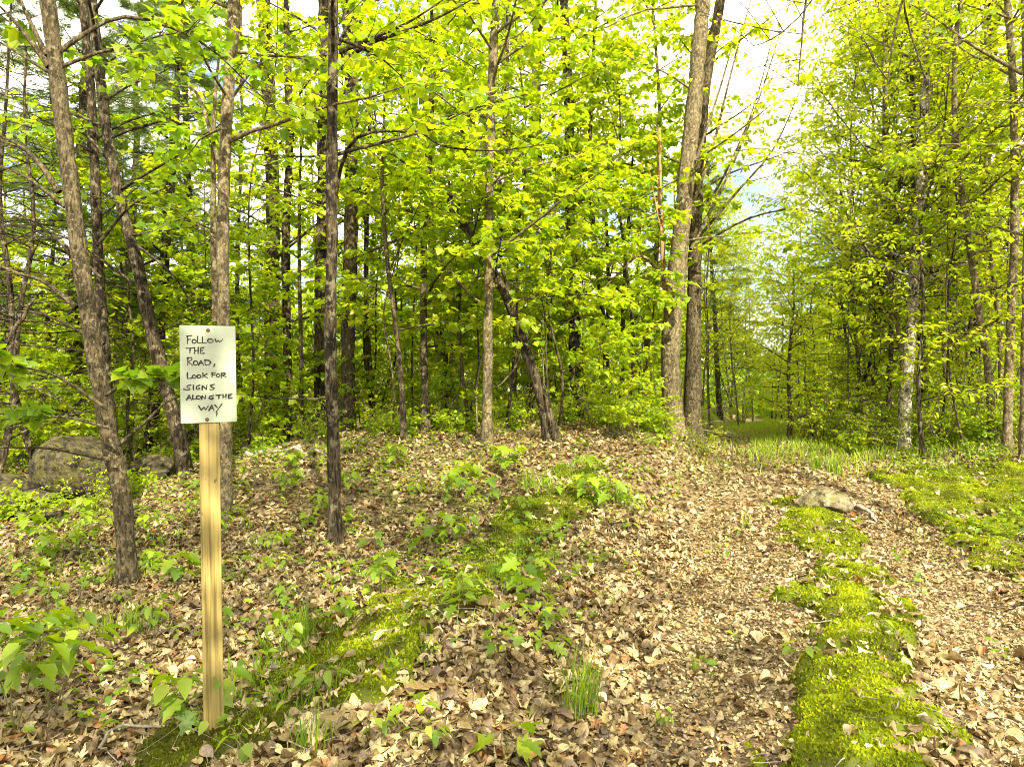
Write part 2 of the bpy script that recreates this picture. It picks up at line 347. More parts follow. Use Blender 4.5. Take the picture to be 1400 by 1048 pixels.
MOSS_PX = [
    ('strip', [(1075, 690), (1110, 688), (1165, 720), (1205, 765), (1235, 820), (1262, 875), (1220, 905), (1268, 960), (1275, 1090), (1060, 1090), (1040, 990), (1120, 905), (1090, 850), (1075, 760)], 'bright moss strip growing between the two wheel tracks', 31),
    ('verge', [(1180, 655), (1290, 637), (1480, 640), (1500, 760), (1440, 810), (1340, 790), (1265, 725), (1235, 690)], 'sunlit yellow green moss verge right of the road', 32),
    ('bank', [(380, 920), (470, 850), (600, 770), (660, 715), (760, 650), (830, 650), (800, 700), (730, 770), (640, 850), (560, 960), (500, 1000), (430, 1000)], 'dark green moss on the bank left of the road', 33),
    ('foot', [(200, 985), (340, 930), (420, 960), (440, 1060), (200, 1090)], 'low brownish moss around the foot of the sign post', 34),
]
MOSS = []
def in_moss(x, y):
    r = np.full(np.shape(x), -9.0)
    for nm, poly, seed in MOSS: r = np.maximum(r, mossf(poly, x, y, seed))
    return r
for nm, px, label, seed in MOSS_PX:
    poly = [tuple(hit(*p)[:2]) for p in px]; MOSS.append((nm, poly, seed))
    xs = [p[0] for p in poly]; ys = [p[1] for p in poly]
    st = 0.022
    ax, ay = np.arange(min(xs) - .3, max(xs) + .3, st), np.arange(min(ys) - .3, max(ys) + .3, st)
    Xm, Ym = np.meshgrid(ax, ay); f = mossf(poly, Xm, Ym, seed)
    bumps = fbm(Xm * 7, Ym * 7, seed + 5, 3)
    Zm = ground_h(Xm, Ym) - 0.012 + np.clip(f, -0.05, 0.12) * 0.30 + 0.085 * bumps * ss(0, 0.15, f)
    keep = (f[:-1, :-1] > -0.03) & (f[1:, 1:] > -0.03)
    nx = len(ax); jj, ii = np.nonzero(keep); a = jj * nx + ii
    q = np.column_stack([a, a + 1, a + nx + 1, a + nx]); used = np.unique(q); mp_ = np.zeros(Xm.size, int); mp_[used] = np.arange(len(used))
    acc = Acc()
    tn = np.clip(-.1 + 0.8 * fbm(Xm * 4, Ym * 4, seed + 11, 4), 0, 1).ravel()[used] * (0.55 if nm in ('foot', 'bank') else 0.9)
    acc.add(np.column_stack([Xm.ravel(), Ym.ravel(), Zm.ravel()])[used], [mp_[q]], tn)
    area = keep.sum() * st * st; n = int(area * (17000 if nm == 'strip' else 12000 if nm != 'verge' else 8000))
    k = rng.integers(0, len(jj), n); bx = ax[ii[k]] + rng.random(n) * st; by = ay[jj[k]] + rng.random(n) * st
    ff = mossf(poly, bx, by, seed); kk = rng.random(n) < ss(-.04, .16, ff) + .08; bx, by, ff = bx[kk], by[kk], ff[kk]; n = len(bx)
    bz = ground_h(bx, by) - 0.012 + np.clip(ff, -0.05, 0.12) * 0.30 + 0.085 * fbm(bx * 7, by * 7, seed + 5, 3) * ss(0, 0.15, ff) - 0.003
    fw = rng.normal(size=(n, 3)) * 0.75; fw[:, 2] = np.abs(fw[:, 2]) + 0.5
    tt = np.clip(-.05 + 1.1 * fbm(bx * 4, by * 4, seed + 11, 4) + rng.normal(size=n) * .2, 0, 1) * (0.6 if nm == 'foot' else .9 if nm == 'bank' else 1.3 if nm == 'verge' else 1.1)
    leaves(acc, (np.array([(-.2, 0, 0), (.2, 0, 0), (.28, .5, .1), (0, 1, 0), (-.28, .5, .1)]), [np.array([[0, 1, 2, 4]]), np.array([[4, 2, 3]])]), np.column_stack([bx, by, bz]), fw, rng.normal(size=(n, 3)), rng.uniform(.007, .022, n), tt)
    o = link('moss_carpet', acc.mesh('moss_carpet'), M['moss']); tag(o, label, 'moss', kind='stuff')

# ------------------------------------------------------------------ leaf litter
def curled(tmpl, cx, cyv, tw, seed, rough=0.05):
    V, p = tmpl; V = V.copy(); r = np.random.default_rng(seed)
    V[:, 2] = cx * V[:, 0] ** 2 + cyv * (V[:, 1] - .45) ** 2 + tw * V[:, 0] * (V[:, 1] - .5) + r.normal(size=len(V)) * rough
    V[:, 1] -= 0.45
    return V, p
def grid_leaf(w=0.30, seed=0):
    ys = np.linspace(0, 1, 6); V = []
    for y in ys:
        ww = w * math.sin(math.pi * (0.06 + 0.90 * y) ** 0.85) ** 0.8
        for s in (-1, -0.5, 0, 0.5, 1): V.append((s * ww, y, 0))
    Fq = [[r * 5 + c, r * 5 + c + 1, r * 5 + c + 6, r * 5 + c + 5] for r in range(5) for c in range(4)]
    return np.array(V, float), [np.array(Fq)]
_m2 = [(0.0, 0.0), (0.22, -0.04), (0.36, 0.06), (0.22, 0.20), (0.42, 0.26), (0.62, 0.46), (0.42, 0.46), (0.22, 0.46), (0.30, 0.64), (0.16, 0.74), (0.10, 0.86), (0.0, 1.0)]
DRYMAPLE = fan(_m2 + [(-a, b) for a, b in _m2[1:-1][::-1]])
LIT = []
for s in range(6): LIT.append(curled(grid_leaf(.27 + .03 * s), rng.uniform(1.0, 3.8) * (-1 if s % 2 else 1), rng.uniform(-.9, .9), rng.uniform(-1, 1), s, .025))
for s in range(3): LIT.append(curled(OAK, rng.uniform(-1.2, 2.0), rng.uniform(-.7, .7), rng.uniform(-1, 1), 10 + s, .05))
for s in range(2): LIT.append(curled(DRYMAPLE, rng.uniform(.6, 2.2), rng.uniform(-.6, .6), rng.uniform(-.7, .7), 20 + s, .06))
SMALL = [curled(ovate(.3), rng.uniform(-2, 3), rng.uniform(-.8, .8), rng.uniform(-1, 1), 30 + s, .06) for s in range(4)]
def track(x, y):                                                  # 1 on the worn wheel tracks
    u = x - road_c(y)
    return np.maximum(ss(-0.30, 0.12, u) * (1 - ss(0.85, 1.1, u)), ss(1.5, 1.75, u) * (1 - ss(2.2, 2.6, u))) * (1 - ss(11, 15, y))
acc = Acc()
def scatter(n, y0, y1, wfac, tmpls, smin, smax, tilt, prob, lift=0.02, tcurve=None):
    y = np.sqrt(rng.uniform(y0 ** 2, y1 ** 2, n)); x = rng.uniform(-1, 1, n) * y * wfac
    k = rng.random(n) < prob(x, y); x, y = x[k], y[k]; n = len(x)
    z = ground_h(x, y) + rng.random(n) ** 1.5 * lift + 0.004 + np.clip(in_moss(x, y), 0, .1) * .5
    a = rng.uniform(0, 2 * math.pi, n); fw = np.column_stack([np.cos(a), np.sin(a), rng.normal(size=n) * tilt])
    up = np.column_stack([rng.normal(size=n) * tilt, rng.normal(size=n) * tilt, np.ones(n)])
    flip = rng.random(n) < .35; up[flip] *= -1
    size = rng.uniform(smin, smax, n); t = rng.random(n)
    patch = fbm(x * 1.3, y * 1.3, 77, 3); t = np.clip(t * .8 + (patch - .5) * .5 + .1, 0, 1); t[rng.random(n) < .03] = 1.0
    w = rng.integers(0, len(tmpls), n)
    for q in range(len(tmpls)):
        s = w == q
        if s.any(): leaves(acc, tmpls[q], np.column_stack([x, y, z])[s], fw[s], up[s], size[s], t[s])
pl = lambda x, y: (1 - .88 * ss(-.12, .16, in_moss(x, y))) * (1 - .90 * track(x, y))
scatter(34000, 2.2, 6.8, .86, LIT, .03, .08, .36, pl, .03)
scatter(1500, 2.2, 5.5, .86, LIT[:8], .07, .115, .2, lambda x, y: pl(x, y) * ss(-3, -.3, x - road_c(y)), .035)
scatter(80000, 6.6, 17, .84, SMALL, .04, .09, .55, lambda x, y: (1 - .88 * ss(-.12, .16, in_moss(x, y))) * (1 - .5 * track(x, y)), .03)
scatter(130000, 2.2, 7.5, .86, SMALL, .010, .038, .5, lambda x, y: (1 - .9 * ss(-.12, .14, in_moss(x, y))) * (.15 + .85 * track(x, y)), .012)
scatter(30000, 6.5, 14, .7, SMALL, .02, .06, .35, lambda x, y: (1 - .9 * ss(-.12, .14, in_moss(x, y))) * (.1 + .9 * track(x, y)), .015)
# thin twigs among the leaves
tacc = Acc(); n = 2600; yy = np.sqrt(rng.uniform(2.2 ** 2, 11 ** 2, n)); xx = rng.uniform(-1, 1, n) * yy * .82
tb = np.column_stack([xx, yy, ground_h(xx, yy) + .018 + rng.random(n) * .02 + np.clip(in_moss(xx, yy), 0, .1) * .5])
tp = limb_pts(tb, rng.uniform(0, 6.28, n), rng.normal(size=n) * .06, .05 + .30 * rng.random(n) ** 2.5, 5, np.zeros(n), .3)
V, q = tubes(tp, (.0012 + .003 * rng.random(n) ** 3)[:, None] * np.linspace(1, .5, 5)[None], 4); tacc.add(V, [q])
tag(link('twig_litter', tacc.mesh('twig_litter'), M['deadwood']), 'thin grey twigs strewn over the leaf litter', 'twigs', kind='stuff')
o = link('leaf_litter', acc.mesh('leaf_litter'), M['litter']); tag(o, 'dry brown fallen leaves covering the forest floor and road', 'leaf litter', kind='stuff')

# ------------------------------------------------------------------ trees
def at(Pt, t):                                                    # points on polylines: Pt (N,K,3), t (N,m)
    K = Pt.shape[1]; u = np.clip(t, 0, .9999) * (K - 1); i = u.astype(int); f = (u - i)[..., None]
    n = np.arange(len(Pt))[:, None]
    return Pt[n, i] * (1 - f) + Pt[n, i + 1] * f, norm(Pt[n, i + 1] - Pt[n, i])
def foliage(tw, lacc, tmpl, size, nl, tint0, tspread, tilt=.5, gap=.5):
    """leaves along twigs tw (N,K,3)"""
    N = len(tw); t = np.sort(rng.random((N, nl)), 1) ** .8 * .95 + .05
    p, d = at(tw, t); p = p.reshape(-1, 3); d = d.reshape(-1, 3); n = len(p)
    side = np.tile(np.where(np.arange(nl) % 2 == 0, 1, -1), N)[:, None]
    up = np.array([[0, 0, 1.]]); s = norm(np.cross(d, up)) * side
    fw = norm(d * .6 + s * rng.uniform(.3, 1.1, (n, 1)) + rng.normal(size=(n, 3)) * .35 + np.array([[0, 0, -.25]]))
    nrm = up + rng.normal(size=(n, 3)) * tilt
    sz = size * rng.uniform(.6, 1.15, n)
    p = p + fw * (sz * gap)[:, None] * rng.uniform(.3, 1, (n, 1))
    tree_t = np.repeat(rng.normal(size=N) * .12, nl)
    leaves(lacc, tmpl, p, fw, nrm, sz, np.clip(tint0 + tree_t + rng.normal(size=n) * tspread, 0, 1))
def tree_meshes(name, trunk, rad, crown, extra=(), seed=0, sides=12, flare=True):
    """trunk (K,3) local polyline, rad (K,), crown dict. Returns trunk mesh, crown mesh"""
    global rng
    rng = np.random.default_rng(1000 + seed)
    wacc, lacc = Acc(), Acc()
    L = np.linalg.norm(np.diff(trunk, axis=0), axis=1).sum(); K = max(10, int(L / .16))
    T = spline(trunk, K); R = np.interp(np.linspace(0, 1, K), np.linspace(0, 1, len(rad)), rad)
    if flare: R = R * (1 + .45 * np.exp(-np.linspace(0, L, K) / .10) + .35 * np.exp(-np.linspace(0, L, K) / .3))
    T = T + np.cumsum(rng.normal(size=T.shape) * .006, 0) * np.linspace(0, 1, K)[:, None]
    R = R * (1 + .05 * rng.normal(size=K))
    V, q = tubes(T[None], R[None], sides, .10); wacc.add(V, [q])
    for e in extra:                                               # explicit branches: pts, r0, r1, leaves per twig
        b = spline(np.array(e[0]), 12); r = np.linspace(e[1], e[2], 12)
        V, q = tubes(b[None], r[None], 6, .1); wacc.add(V, [q])
        m = e[3] if len(e) > 3 else 4
        t = rng.uniform(.25, 1, (1, m)); bp, bd = at(b[None], t); bp = bp[0]; bd = bd[0]
        az = np.arctan2(bd[:, 1], bd[:, 0]) + np.where(np.arange(m) % 2 == 0, 1, -1) * rng.uniform(.4, 1.1, m)
        ln = np.linalg.norm(b[-1] - b[0]) * rng.uniform(.2, .5, m)
        tw = limb_pts(bp, az, rng.uniform(-.15, .5, m), ln, 5, rng.uniform(-.2, .2, m), .22)
        V, q = tubes(tw, np.linspace(max(e[2], .004), .0018, 5)[None] * np.ones((m, 1)), 4); wacc.add(V, [q])
        if len(e) > 4 and e[4]: foliage(np.concatenate([tw, b[None, 6::2][:, :3].repeat(1, 0)[:, [0, 1, 1, 2, 2]]]) if False else tw, lacc, crown['leaf'], crown['size'], e[4], crown.get('tint', .5), crown.get('spread', .2), crown.get('tilt', .5))
    n = crown.get('n', 20)
    if n:
        z = T[:, 2]; t = crown['z0'] + (crown['z1'] - crown['z0']) * (np.arange(n) + rng.random(n)) / n
        idx = np.array([np.argmin(np.abs(z - v)) for v in t]); base = T[idx]; rb = R[idx]
        az = np.arange(n) * 2.4 + rng.normal(size=n) * .5
        if 'az' in crown: az = crown['az'][0] + rng.uniform(-1, 1, n) * crown['az'][1]
        f = (t - crown['z0']) / max(crown['z1'] - crown['z0'], .01)
        ln = (crown['len'] * (1 - f) + crown.get('len1', crown['len'] * .7) * f) * rng.uniform(.55, 1.15, n)
        el = crown.get('el', .35) + rng.normal(size=n) * .18 + f * crown.get('el1', .3)
        lb = limb_pts(base, az, el, ln, 8, rng.normal(size=n) * .08 + crown.get('bend', -.1), .16)
        r0 = np.minimum(rb * .45, .008 + ln * .007)
        V, q = tubes(lb, r0[:, None] * np.linspace(1, .15, 8)[None], 6); wacc.add(V, [q])
        m = crown.get('twigs', 8)
        tt = np.linspace(crown.get('bare', .2), 1, m)[None] + rng.normal(size=(n, m)) * .04; p, d = at(lb, tt)
        sgn = np.where(np.arange(m) % 2 == 0, 1, -1)[None]
        az2 = np.arctan2(d[..., 1], d[..., 0]) + sgn * rng.uniform(.45, 1.1, (n, m)) * (1 - .6 * (tt > .93))
        l2 = ln[:, None] * crown.get('tl', .42) * (1.1 - .6 * np.clip(tt, 0, 1)) * rng.uniform(.6, 1.2, (n, m))
        el2 = np.arcsin(np.clip(d[..., 2], -.9, .9)) * .5 + rng.normal(size=(n, m)) * crown.get('tz', .22)
        tw = limb_pts(p.reshape(-1, 3), az2.ravel(), el2.ravel(), l2.ravel(), 5, rng.normal(size=n * m) * .1 + crown.get('droop', -.08), .2)
        V, q = tubes(tw, np.linspace(.0045, .0016, 5)[None] * np.ones((n * m, 1)), 3); wacc.add(V, [q])
        if crown.get('nl', 8): foliage(tw, lacc, crown['leaf'], crown['size'], crown['nl'], crown.get('tint', .5), crown.get('spread', .2), crown.get('tilt', .38), crown.get('gap', .5))
    wm = wacc.mesh(name + '_trunk', True); lm = lacc.mesh(name + '_crown') if lacc.n else None
    return wm, lm
def put_tree(name, label, base, wm, lm, bark, leafm, group=None):
    r = empty(name, base); tag(r, label, 'tree', group)
    link('trunk', wm, M[bark], r)
    if lm is not None: link('crown', lm, M[leafm], r)
    return r
def copy_thing(src, loc, rz, s, label, group=None):
    r = src.copy(); C.objects.link(r); r.location = loc; r.rotation_euler = (0, 0, rz); r.scale = (s, s, s)
    r['label'] = label
    if group: r['group'] = group
    for ch in src.children:
        c = ch.copy(); C.objects.link(c); c.parent = r
    return r
DIFF = []
NTREE = [0]
def photo_tree(label, px, d, w0, w1, ztop, crown, bark, leafm, branches=(), dtop=0.0, name='deciduous_tree', group=None, dbase=0.0):
    """px: trunk through photo pixels (base first), d: distance, w0/w1 widths in photo pixels"""
    m = len(px); pts = np.array([P(x, y, d + dtop * i / max(m - 1, 1)) for i, (x, y) in enumerate(px)])
    gz = float(ground_h(pts[0, 0], pts[0, 1])); DIFF.append((label[:30], round(pts[0, 2] - gz, 2)))
    pts[0, 2] = gz - .06
    if ztop > pts[-1, 2] + .3:
        dv = pts[-1] - pts[-2]; dv = dv / max(dv[2], .05); k = ztop - pts[-1, 2]
        dv[:2] = np.clip(dv[:2], -.15, .15)
        pts = np.vstack([pts, pts[-1] + dv * k * .5, pts[-1] + dv * np.array([.6, .6, 1]) * k])
    r0, r1 = .87 * w0 / F * d / 2, .87 * w1 / F * d / 2
    zz = pts[:, 2]; zph = zz[m - 1] if m < len(pts) else zz[-1]
    rad = np.where(zz <= zph, r0 + (r1 - r0) * np.clip((zz - zz[0]) / (zph - zz[0] + .01), 0, 1), r1 * np.clip(1 - .8 * (zz - zph) / (ztop - zph + .01), .15, 1))
    base = pts[0] + np.array([0, 0, .06]); loc = pts - base
    c = dict(crown)
    if c.get('n', 1): c['z0'] = c['z0'] - base[2]; c['z1'] = min(c['z1'], ztop - .2) - base[2]
    ex = [([P(x, y, dd) - base for (x, y, dd) in [(*q, b[1] + b[5] * i / max(len(b[0]) - 1, 1) if len(b) > 5 else b[1]) for i, q in enumerate(b[0])]], b[2] / F * b[1] / 2, max(.2 * b[2] / F * b[1] / 2, .003), b[3], b[4]) for b in branches]
    NTREE[0] += 1
    wm, lm = tree_meshes(name, loc, rad, c, ex, seed=NTREE[0])
    return put_tree(name, label, base, wm, lm, bark, leafm, group)

def cr_(z0, z1, n, ln, **k): return dict(dict(z0=z0, z1=z1, n=n, len=ln, leaf=MAPLE, size=.105, twigs=9, nl=10, tint=.55, spread=.22), **k)
NONE = dict(n=0, leaf=MAPLE, size=.11, tint=.4)

# left foreground
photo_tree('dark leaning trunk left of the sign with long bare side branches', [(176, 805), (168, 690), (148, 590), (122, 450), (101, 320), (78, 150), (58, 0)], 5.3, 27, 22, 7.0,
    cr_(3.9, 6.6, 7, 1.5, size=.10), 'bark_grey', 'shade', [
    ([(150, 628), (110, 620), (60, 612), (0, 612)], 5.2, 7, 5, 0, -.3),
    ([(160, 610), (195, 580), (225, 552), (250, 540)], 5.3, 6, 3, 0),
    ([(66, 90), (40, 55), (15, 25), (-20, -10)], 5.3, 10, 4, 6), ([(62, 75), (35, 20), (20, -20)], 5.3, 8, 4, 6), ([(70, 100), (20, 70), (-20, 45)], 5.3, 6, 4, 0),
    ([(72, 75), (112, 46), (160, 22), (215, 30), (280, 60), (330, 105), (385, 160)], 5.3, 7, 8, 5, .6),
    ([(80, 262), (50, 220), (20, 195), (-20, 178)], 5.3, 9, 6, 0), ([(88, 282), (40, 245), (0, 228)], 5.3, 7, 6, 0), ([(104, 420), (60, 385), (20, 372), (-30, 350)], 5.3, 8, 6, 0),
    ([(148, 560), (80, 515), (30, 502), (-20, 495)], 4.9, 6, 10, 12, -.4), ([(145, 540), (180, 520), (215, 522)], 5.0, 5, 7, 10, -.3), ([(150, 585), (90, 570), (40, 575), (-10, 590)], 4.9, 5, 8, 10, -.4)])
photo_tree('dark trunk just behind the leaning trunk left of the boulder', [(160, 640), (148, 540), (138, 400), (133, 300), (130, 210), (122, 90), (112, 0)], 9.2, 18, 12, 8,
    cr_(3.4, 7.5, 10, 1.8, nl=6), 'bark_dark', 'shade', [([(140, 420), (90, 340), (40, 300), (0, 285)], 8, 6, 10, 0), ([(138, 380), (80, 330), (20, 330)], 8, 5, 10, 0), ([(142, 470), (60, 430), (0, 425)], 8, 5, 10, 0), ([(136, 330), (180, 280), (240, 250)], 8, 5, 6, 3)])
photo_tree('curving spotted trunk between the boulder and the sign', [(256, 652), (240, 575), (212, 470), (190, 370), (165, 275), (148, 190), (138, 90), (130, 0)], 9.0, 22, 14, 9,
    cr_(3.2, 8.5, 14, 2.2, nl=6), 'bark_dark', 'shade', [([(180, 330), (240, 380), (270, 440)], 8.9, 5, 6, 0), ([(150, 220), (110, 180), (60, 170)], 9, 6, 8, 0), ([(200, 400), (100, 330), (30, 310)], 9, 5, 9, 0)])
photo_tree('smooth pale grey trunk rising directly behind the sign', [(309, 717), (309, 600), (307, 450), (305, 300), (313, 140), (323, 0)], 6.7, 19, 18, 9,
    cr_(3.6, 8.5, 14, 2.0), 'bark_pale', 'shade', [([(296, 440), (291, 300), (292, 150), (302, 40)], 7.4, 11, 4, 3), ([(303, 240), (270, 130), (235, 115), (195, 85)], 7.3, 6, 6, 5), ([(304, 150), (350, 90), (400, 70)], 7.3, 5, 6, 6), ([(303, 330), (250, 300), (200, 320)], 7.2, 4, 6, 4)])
photo_tree('dark slim trunk with black patches, nearest right of the sign', [(459, 740), (456, 600), (452, 460), (455, 330), (459, 120), (462, 0)], 6.3, 20, 16, 9,
    cr_(3.6, 8.0, 12, 2.0, size=.11), 'bark_dark', 'maple', [
    ([(464, 92), (500, 60), (550, 42), (600, 22), (655, -8)], 6.9, 8, 7, 6), ([(463, 70), (510, 50), (560, 28), (610, -5)], 6.8, 7, 7, 6), ([(462, 60), (480, 25), (505, -10)], 6.9, 6, 5, 6),
    ([(455, 300), (464, 235), (482, 192), (520, 178), (575, 179), (640, 150), (720, 128)], 6.9, 6, 8, 5, -.4), ([(575, 180), (610, 200), (680, 205), (755, 195)], 6.6, 4, 6, 5, -.3), ([(456, 545), (400, 545), (330, 540)], 6.8, 4, 4, 2)])
photo_tree('thick dark trunk partly hidden behind the dark slim trunk', [(443, 612), (442, 450), (443, 300), (446, 100), (446, 0)], 12, 30, 24, 12, cr_(4.0, 11, 18, 2.6, nl=10, size=.12), 'bark_dark', 'maple')
photo_tree('rough grey trunk right beside the dark slim trunk', [(476, 610), (476, 450), (479, 300), (478, 80), (474, 0)], 11.5, 22, 20, 12, cr_(3.5, 11, 20, 2.6, nl=10, size=.12), 'bark_grey', 'maple')
photo_tree('narrow brown trunk between the sign and the dark slim trunk', [(394, 606), (393, 480), (392, 330), (398, 200), (395, 60)], 12, 14, 11, 9, cr_(2.6, 8.5, 16, 2.0, nl=10), 'bark_dark', 'maple')
photo_tree('very thin straight sapling right of the narrow brown trunk', [(413, 602), (411, 480), (409, 350), (412, 250)], 11.5, 7, 5, 6, cr_(2.4, 6, 12, 1.5, nl=10), 'bark_grey', 'maple')
photo_tree('stout mottled trunk high above the sign, set back', [(372, 600), (371, 450), (373, 280), (368, 170), (362, 60), (358, 0)], 15, 22, 20, 13, cr_(4.0, 12, 18, 2.8, nl=10, size=.12), 'bark_grey', 'maple')
# centre
photo_tree('thin bent sapling leaning left beside a gap in the leaves', [(553, 607), (547, 500), (538, 420), (529, 350), (522, 260), (524, 180)], 9.2, 9, 5, 6, cr_(2.2, 6.0, 12, 1.6, nl=12), 'bark_grey', 'maple')
photo_tree('slender upright sapling left of the pale slim trunk', [(583, 592), (580, 480), (580, 370), (583, 280), (592, 190), (594, 80)], 10, 12, 8, 7.5, cr_(2.0, 7.2, 22, 2.2, nl=12), 'bark_grey', 'maple')
photo_tree('short grey trunk leaning left behind the slender saplings', [(620, 582), (610, 520), (600, 440), (592, 350), (586, 250)], 14, 18, 12, 9, cr_(3, 8.5, 16, 2.4, nl=10, size=.12), 'bark_grey', 'maple')
photo_tree('slim pale straight trunk in the middle of the wood', [(665, 609), (667, 500), (669, 400), (671, 200), (679, 0)], 9.0, 16, 13, 9.5, cr_(2.6, 9, 24, 2.3, nl=12, size=.11), 'bark_pale', 'maple', [
    ([(670, 250), (720, 230), (790, 210), (840, 190)], 9, 4, 7, 7), ([(668, 420), (640, 400), (600, 350), (570, 340)], 9, 4, 6, 6), ([(672, 90), (720, 60), (770, 50)], 9, 5, 6, 7)])
photo_tree('dark crooked trunk leaning left over the bank', [(756, 587), (740, 540), (716, 470), (700, 425), (680, 380), (650, 330), (620, 290)], 9.2, 20, 11, 4.2, cr_(2.6, 4.0, 9, 1.6, nl=12), 'bark_dark', 'maple', [
    ([(722, 475), (690, 520), (660, 540)], 9.2, 5, 4, 0), ([(760, 610), (748, 520), (745, 430), (735, 400)], 9.0, 4, 5, 6), ([(700, 420), (685, 350), (690, 280)], 9.2, 8, 5, 6)], name='leaning_tree')
photo_tree('dark rough trunk between the leaning trunk and the twin trunks', [(788, 572), (786, 470), (784, 380), (779, 290), (776, 140), (770, 0)], 13, 21, 14, 11, cr_(3.0, 10.5, 26, 2.8, nl=12, size=.115), 'bark_dark', 'maple')
photo_tree('whitish birch trunk glimpsed behind the leaning trunk', [(730, 580), (712, 470), (700, 380), (694, 260), (690, 150)], 17, 17, 12, 12, cr_(4, 11.5, 18, 2.8, nl=10, size=.125), 'bark_birch', 'maple')
photo_tree('pale tall trunk fading upward behind the slim middle trunk', [(728, 578), (729, 460), (731, 250), (733, 110), (736, 0)], 18, 17, 14, 14, cr_(4, 13, 20, 3.0, nl=10, size=.125), 'bark_pale', 'yellow')
photo_tree('thin grey sapling left of the twin trunks', [(849, 575), (851, 480), (853, 380), (860, 280)], 12.5, 8, 5, 6.5, cr_(2.2, 6.2, 18, 2.0, nl=12), 'bark_grey', 'maple')
photo_tree('thin dark pole between the rough trunk and the grey sapling', [(822, 575), (829, 470), (833, 390), (830, 300)], 14, 7, 5, 7.5, cr_(2.8, 7.2, 16, 2.2, nl=12, size=.115), 'bark_dark', 'yellow')
photo_tree('tall grey front trunk of the twin pair by the road', [(921, 588), (917, 480), (924, 390), (935, 280), (947, 170), (956, 70), (961, 0)], 11, 31, 23, 12, cr_(3.6, 11, 14, 2.2, nl=10, size=.10), 'bark_pale', 'yellow', [
    ([(925, 400), (880, 350), (850, 370), (800, 420)], 10.8, 6, 8, 4), ([(940, 300), (975, 200), (1000, 100), (1030, -10)], 11.2, 6, 8, 1, .5), ([(945, 340), (1000, 230), (1040, 130), (1075, 20)], 11.4, 5, 8, 1, .5), ([(948, 230), (985, 120), (1010, 30)], 11, 5, 8, 1, .3)])
photo_tree('darker rear trunk of the twin pair by the road', [(946, 584), (948, 470), (950, 380), (951, 300), (957, 190), (970, 90), (985, 0)], 11.8, 26, 15, 11, cr_(4.4, 10.5, 12, 2.0, nl=6, size=.10), 'bark_grey', 'yellow', [
    ([(950, 330), (1010, 260), (1060, 200), (1100, 110)], 12, 5, 10, 1, .6), ([(952, 290), (985, 250), (1030, 150), (1060, 40)], 12, 5, 10, 1, .6), ([(950, 340), (1020, 300), (1085, 285), (1130, 292)], 12, 4, 8, 4)])
photo_tree('broken reddish dead trunk beside the twin trunks', [(918, 590), (915, 480), (909, 395), (904, 300), (899, 170)], 11.25, 8, 7, 2, NONE, 'snag', 'maple', [([(905, 320), (893, 260), (888, 230)], 11.2, 3, 1, 0)], name='dead_tree')
# right
photo_tree('mottled upright trunk right of the road end', [(1234, 604), (1240, 520), (1248, 420), (1256, 320), (1264, 210), (1270, 60), (1270, 0)], 11, 19, 11, 9, cr_(3.0, 8.8, 20, 2.2, nl=12, size=.085, leaf=OVATE, tint=.55), 'bark_birch', 'yellow', [([(1250, 380), (1190, 350), (1130, 270), (1090, 220)], 11, 4, 9, 6, .5), ([(1247, 400), (1180, 330), (1160, 240)], 11, 4, 9, 6), ([(1252, 370), (1320, 385), (1365, 395)], 11, 3, 3, 1)])
photo_tree('dark trunk close behind the mottled trunk', [(1264, 598), (1262, 500), (1258, 400), (1252, 300), (1250, 200)], 12.5, 14, 9, 9, cr_(2.6, 8.8, 20, 2.4, nl=12, size=.095, leaf=OVATE), 'bark_dark', 'maple')
photo_tree('dark branching trunk behind the pale stems at the right', [(1332, 585), (1333, 470), (1337, 370), (1345, 260), (1358, 140), (1362, 40)], 13.5, 20, 15, 10, cr_(2.4, 9.5, 26, 2.6, nl=12, size=.10, leaf=OVATE, el=.5), 'bark_dark', 'maple', [([(1335, 430), (1280, 380), (1220, 360)], 13.5, 6, 8, 6), ([(1338, 400), (1380, 330), (1420, 300)], 13.5, 7, 8, 6), ([(1336, 460), (1260, 440), (1180, 420)], 13.4, 4, 8, 6), ([(1345, 330), (1300, 290), (1255, 280)], 13.4, 5, 8, 6)])
photo_tree('pale twisting stem left of the right edge trunks', [(1358, 590), (1350, 500), (1336, 410), (1322, 310), (1308, 190), (1306, 60), (1312, 0)], 10.2, 11, 7, 8, cr_(3.2, 7.6, 14, 1.8, nl=10, size=.085, leaf=OVATE), 'bark_pale', 'yellow')
photo_tree('grey spotted trunk near the right edge', [(1376, 600), (1379, 500), (1382, 400), (1386, 300), (1384, 120), (1376, 0)], 9.6, 13, 10, 9, cr_(3.0, 8.6, 18, 2.0, nl=12, size=.085, leaf=OVATE), 'bark_pale', 'yellow')
photo_tree('outermost pale trunk cut by the right edge', [(1399, 600), (1401, 480), (1404, 350), (1408, 200), (1402, 0)], 9.0, 12, 10, 9, cr_(3.0, 8.6, 16, 2.0, nl=12, size=.09), 'bark_pale', 'maple', [([(1400, 100), (1330, 60), (1290, 30), (1240, 0)], 9, 5, 10, 5)])
photo_tree('thin dark sapling left of the mottled trunk', [(1212, 600), (1218, 500), (1220, 400), (1228, 300)], 12, 8, 5, 6, cr_(1.8, 5.8, 22, 2.0, nl=9, size=.085, leaf=OVATE), 'bark_dark', 'maple')
photo_tree('small leafy sapling standing in grass at the road end', [(1078, 628), (1080, 570), (1078, 510), (1082, 450)], 12.5, 8, 4, 3.6, cr_(.9, 3.5, 22, 1.3, nl=9, size=.075, leaf=OVATE), 'bark_grey', 'yellow', name='sapling')

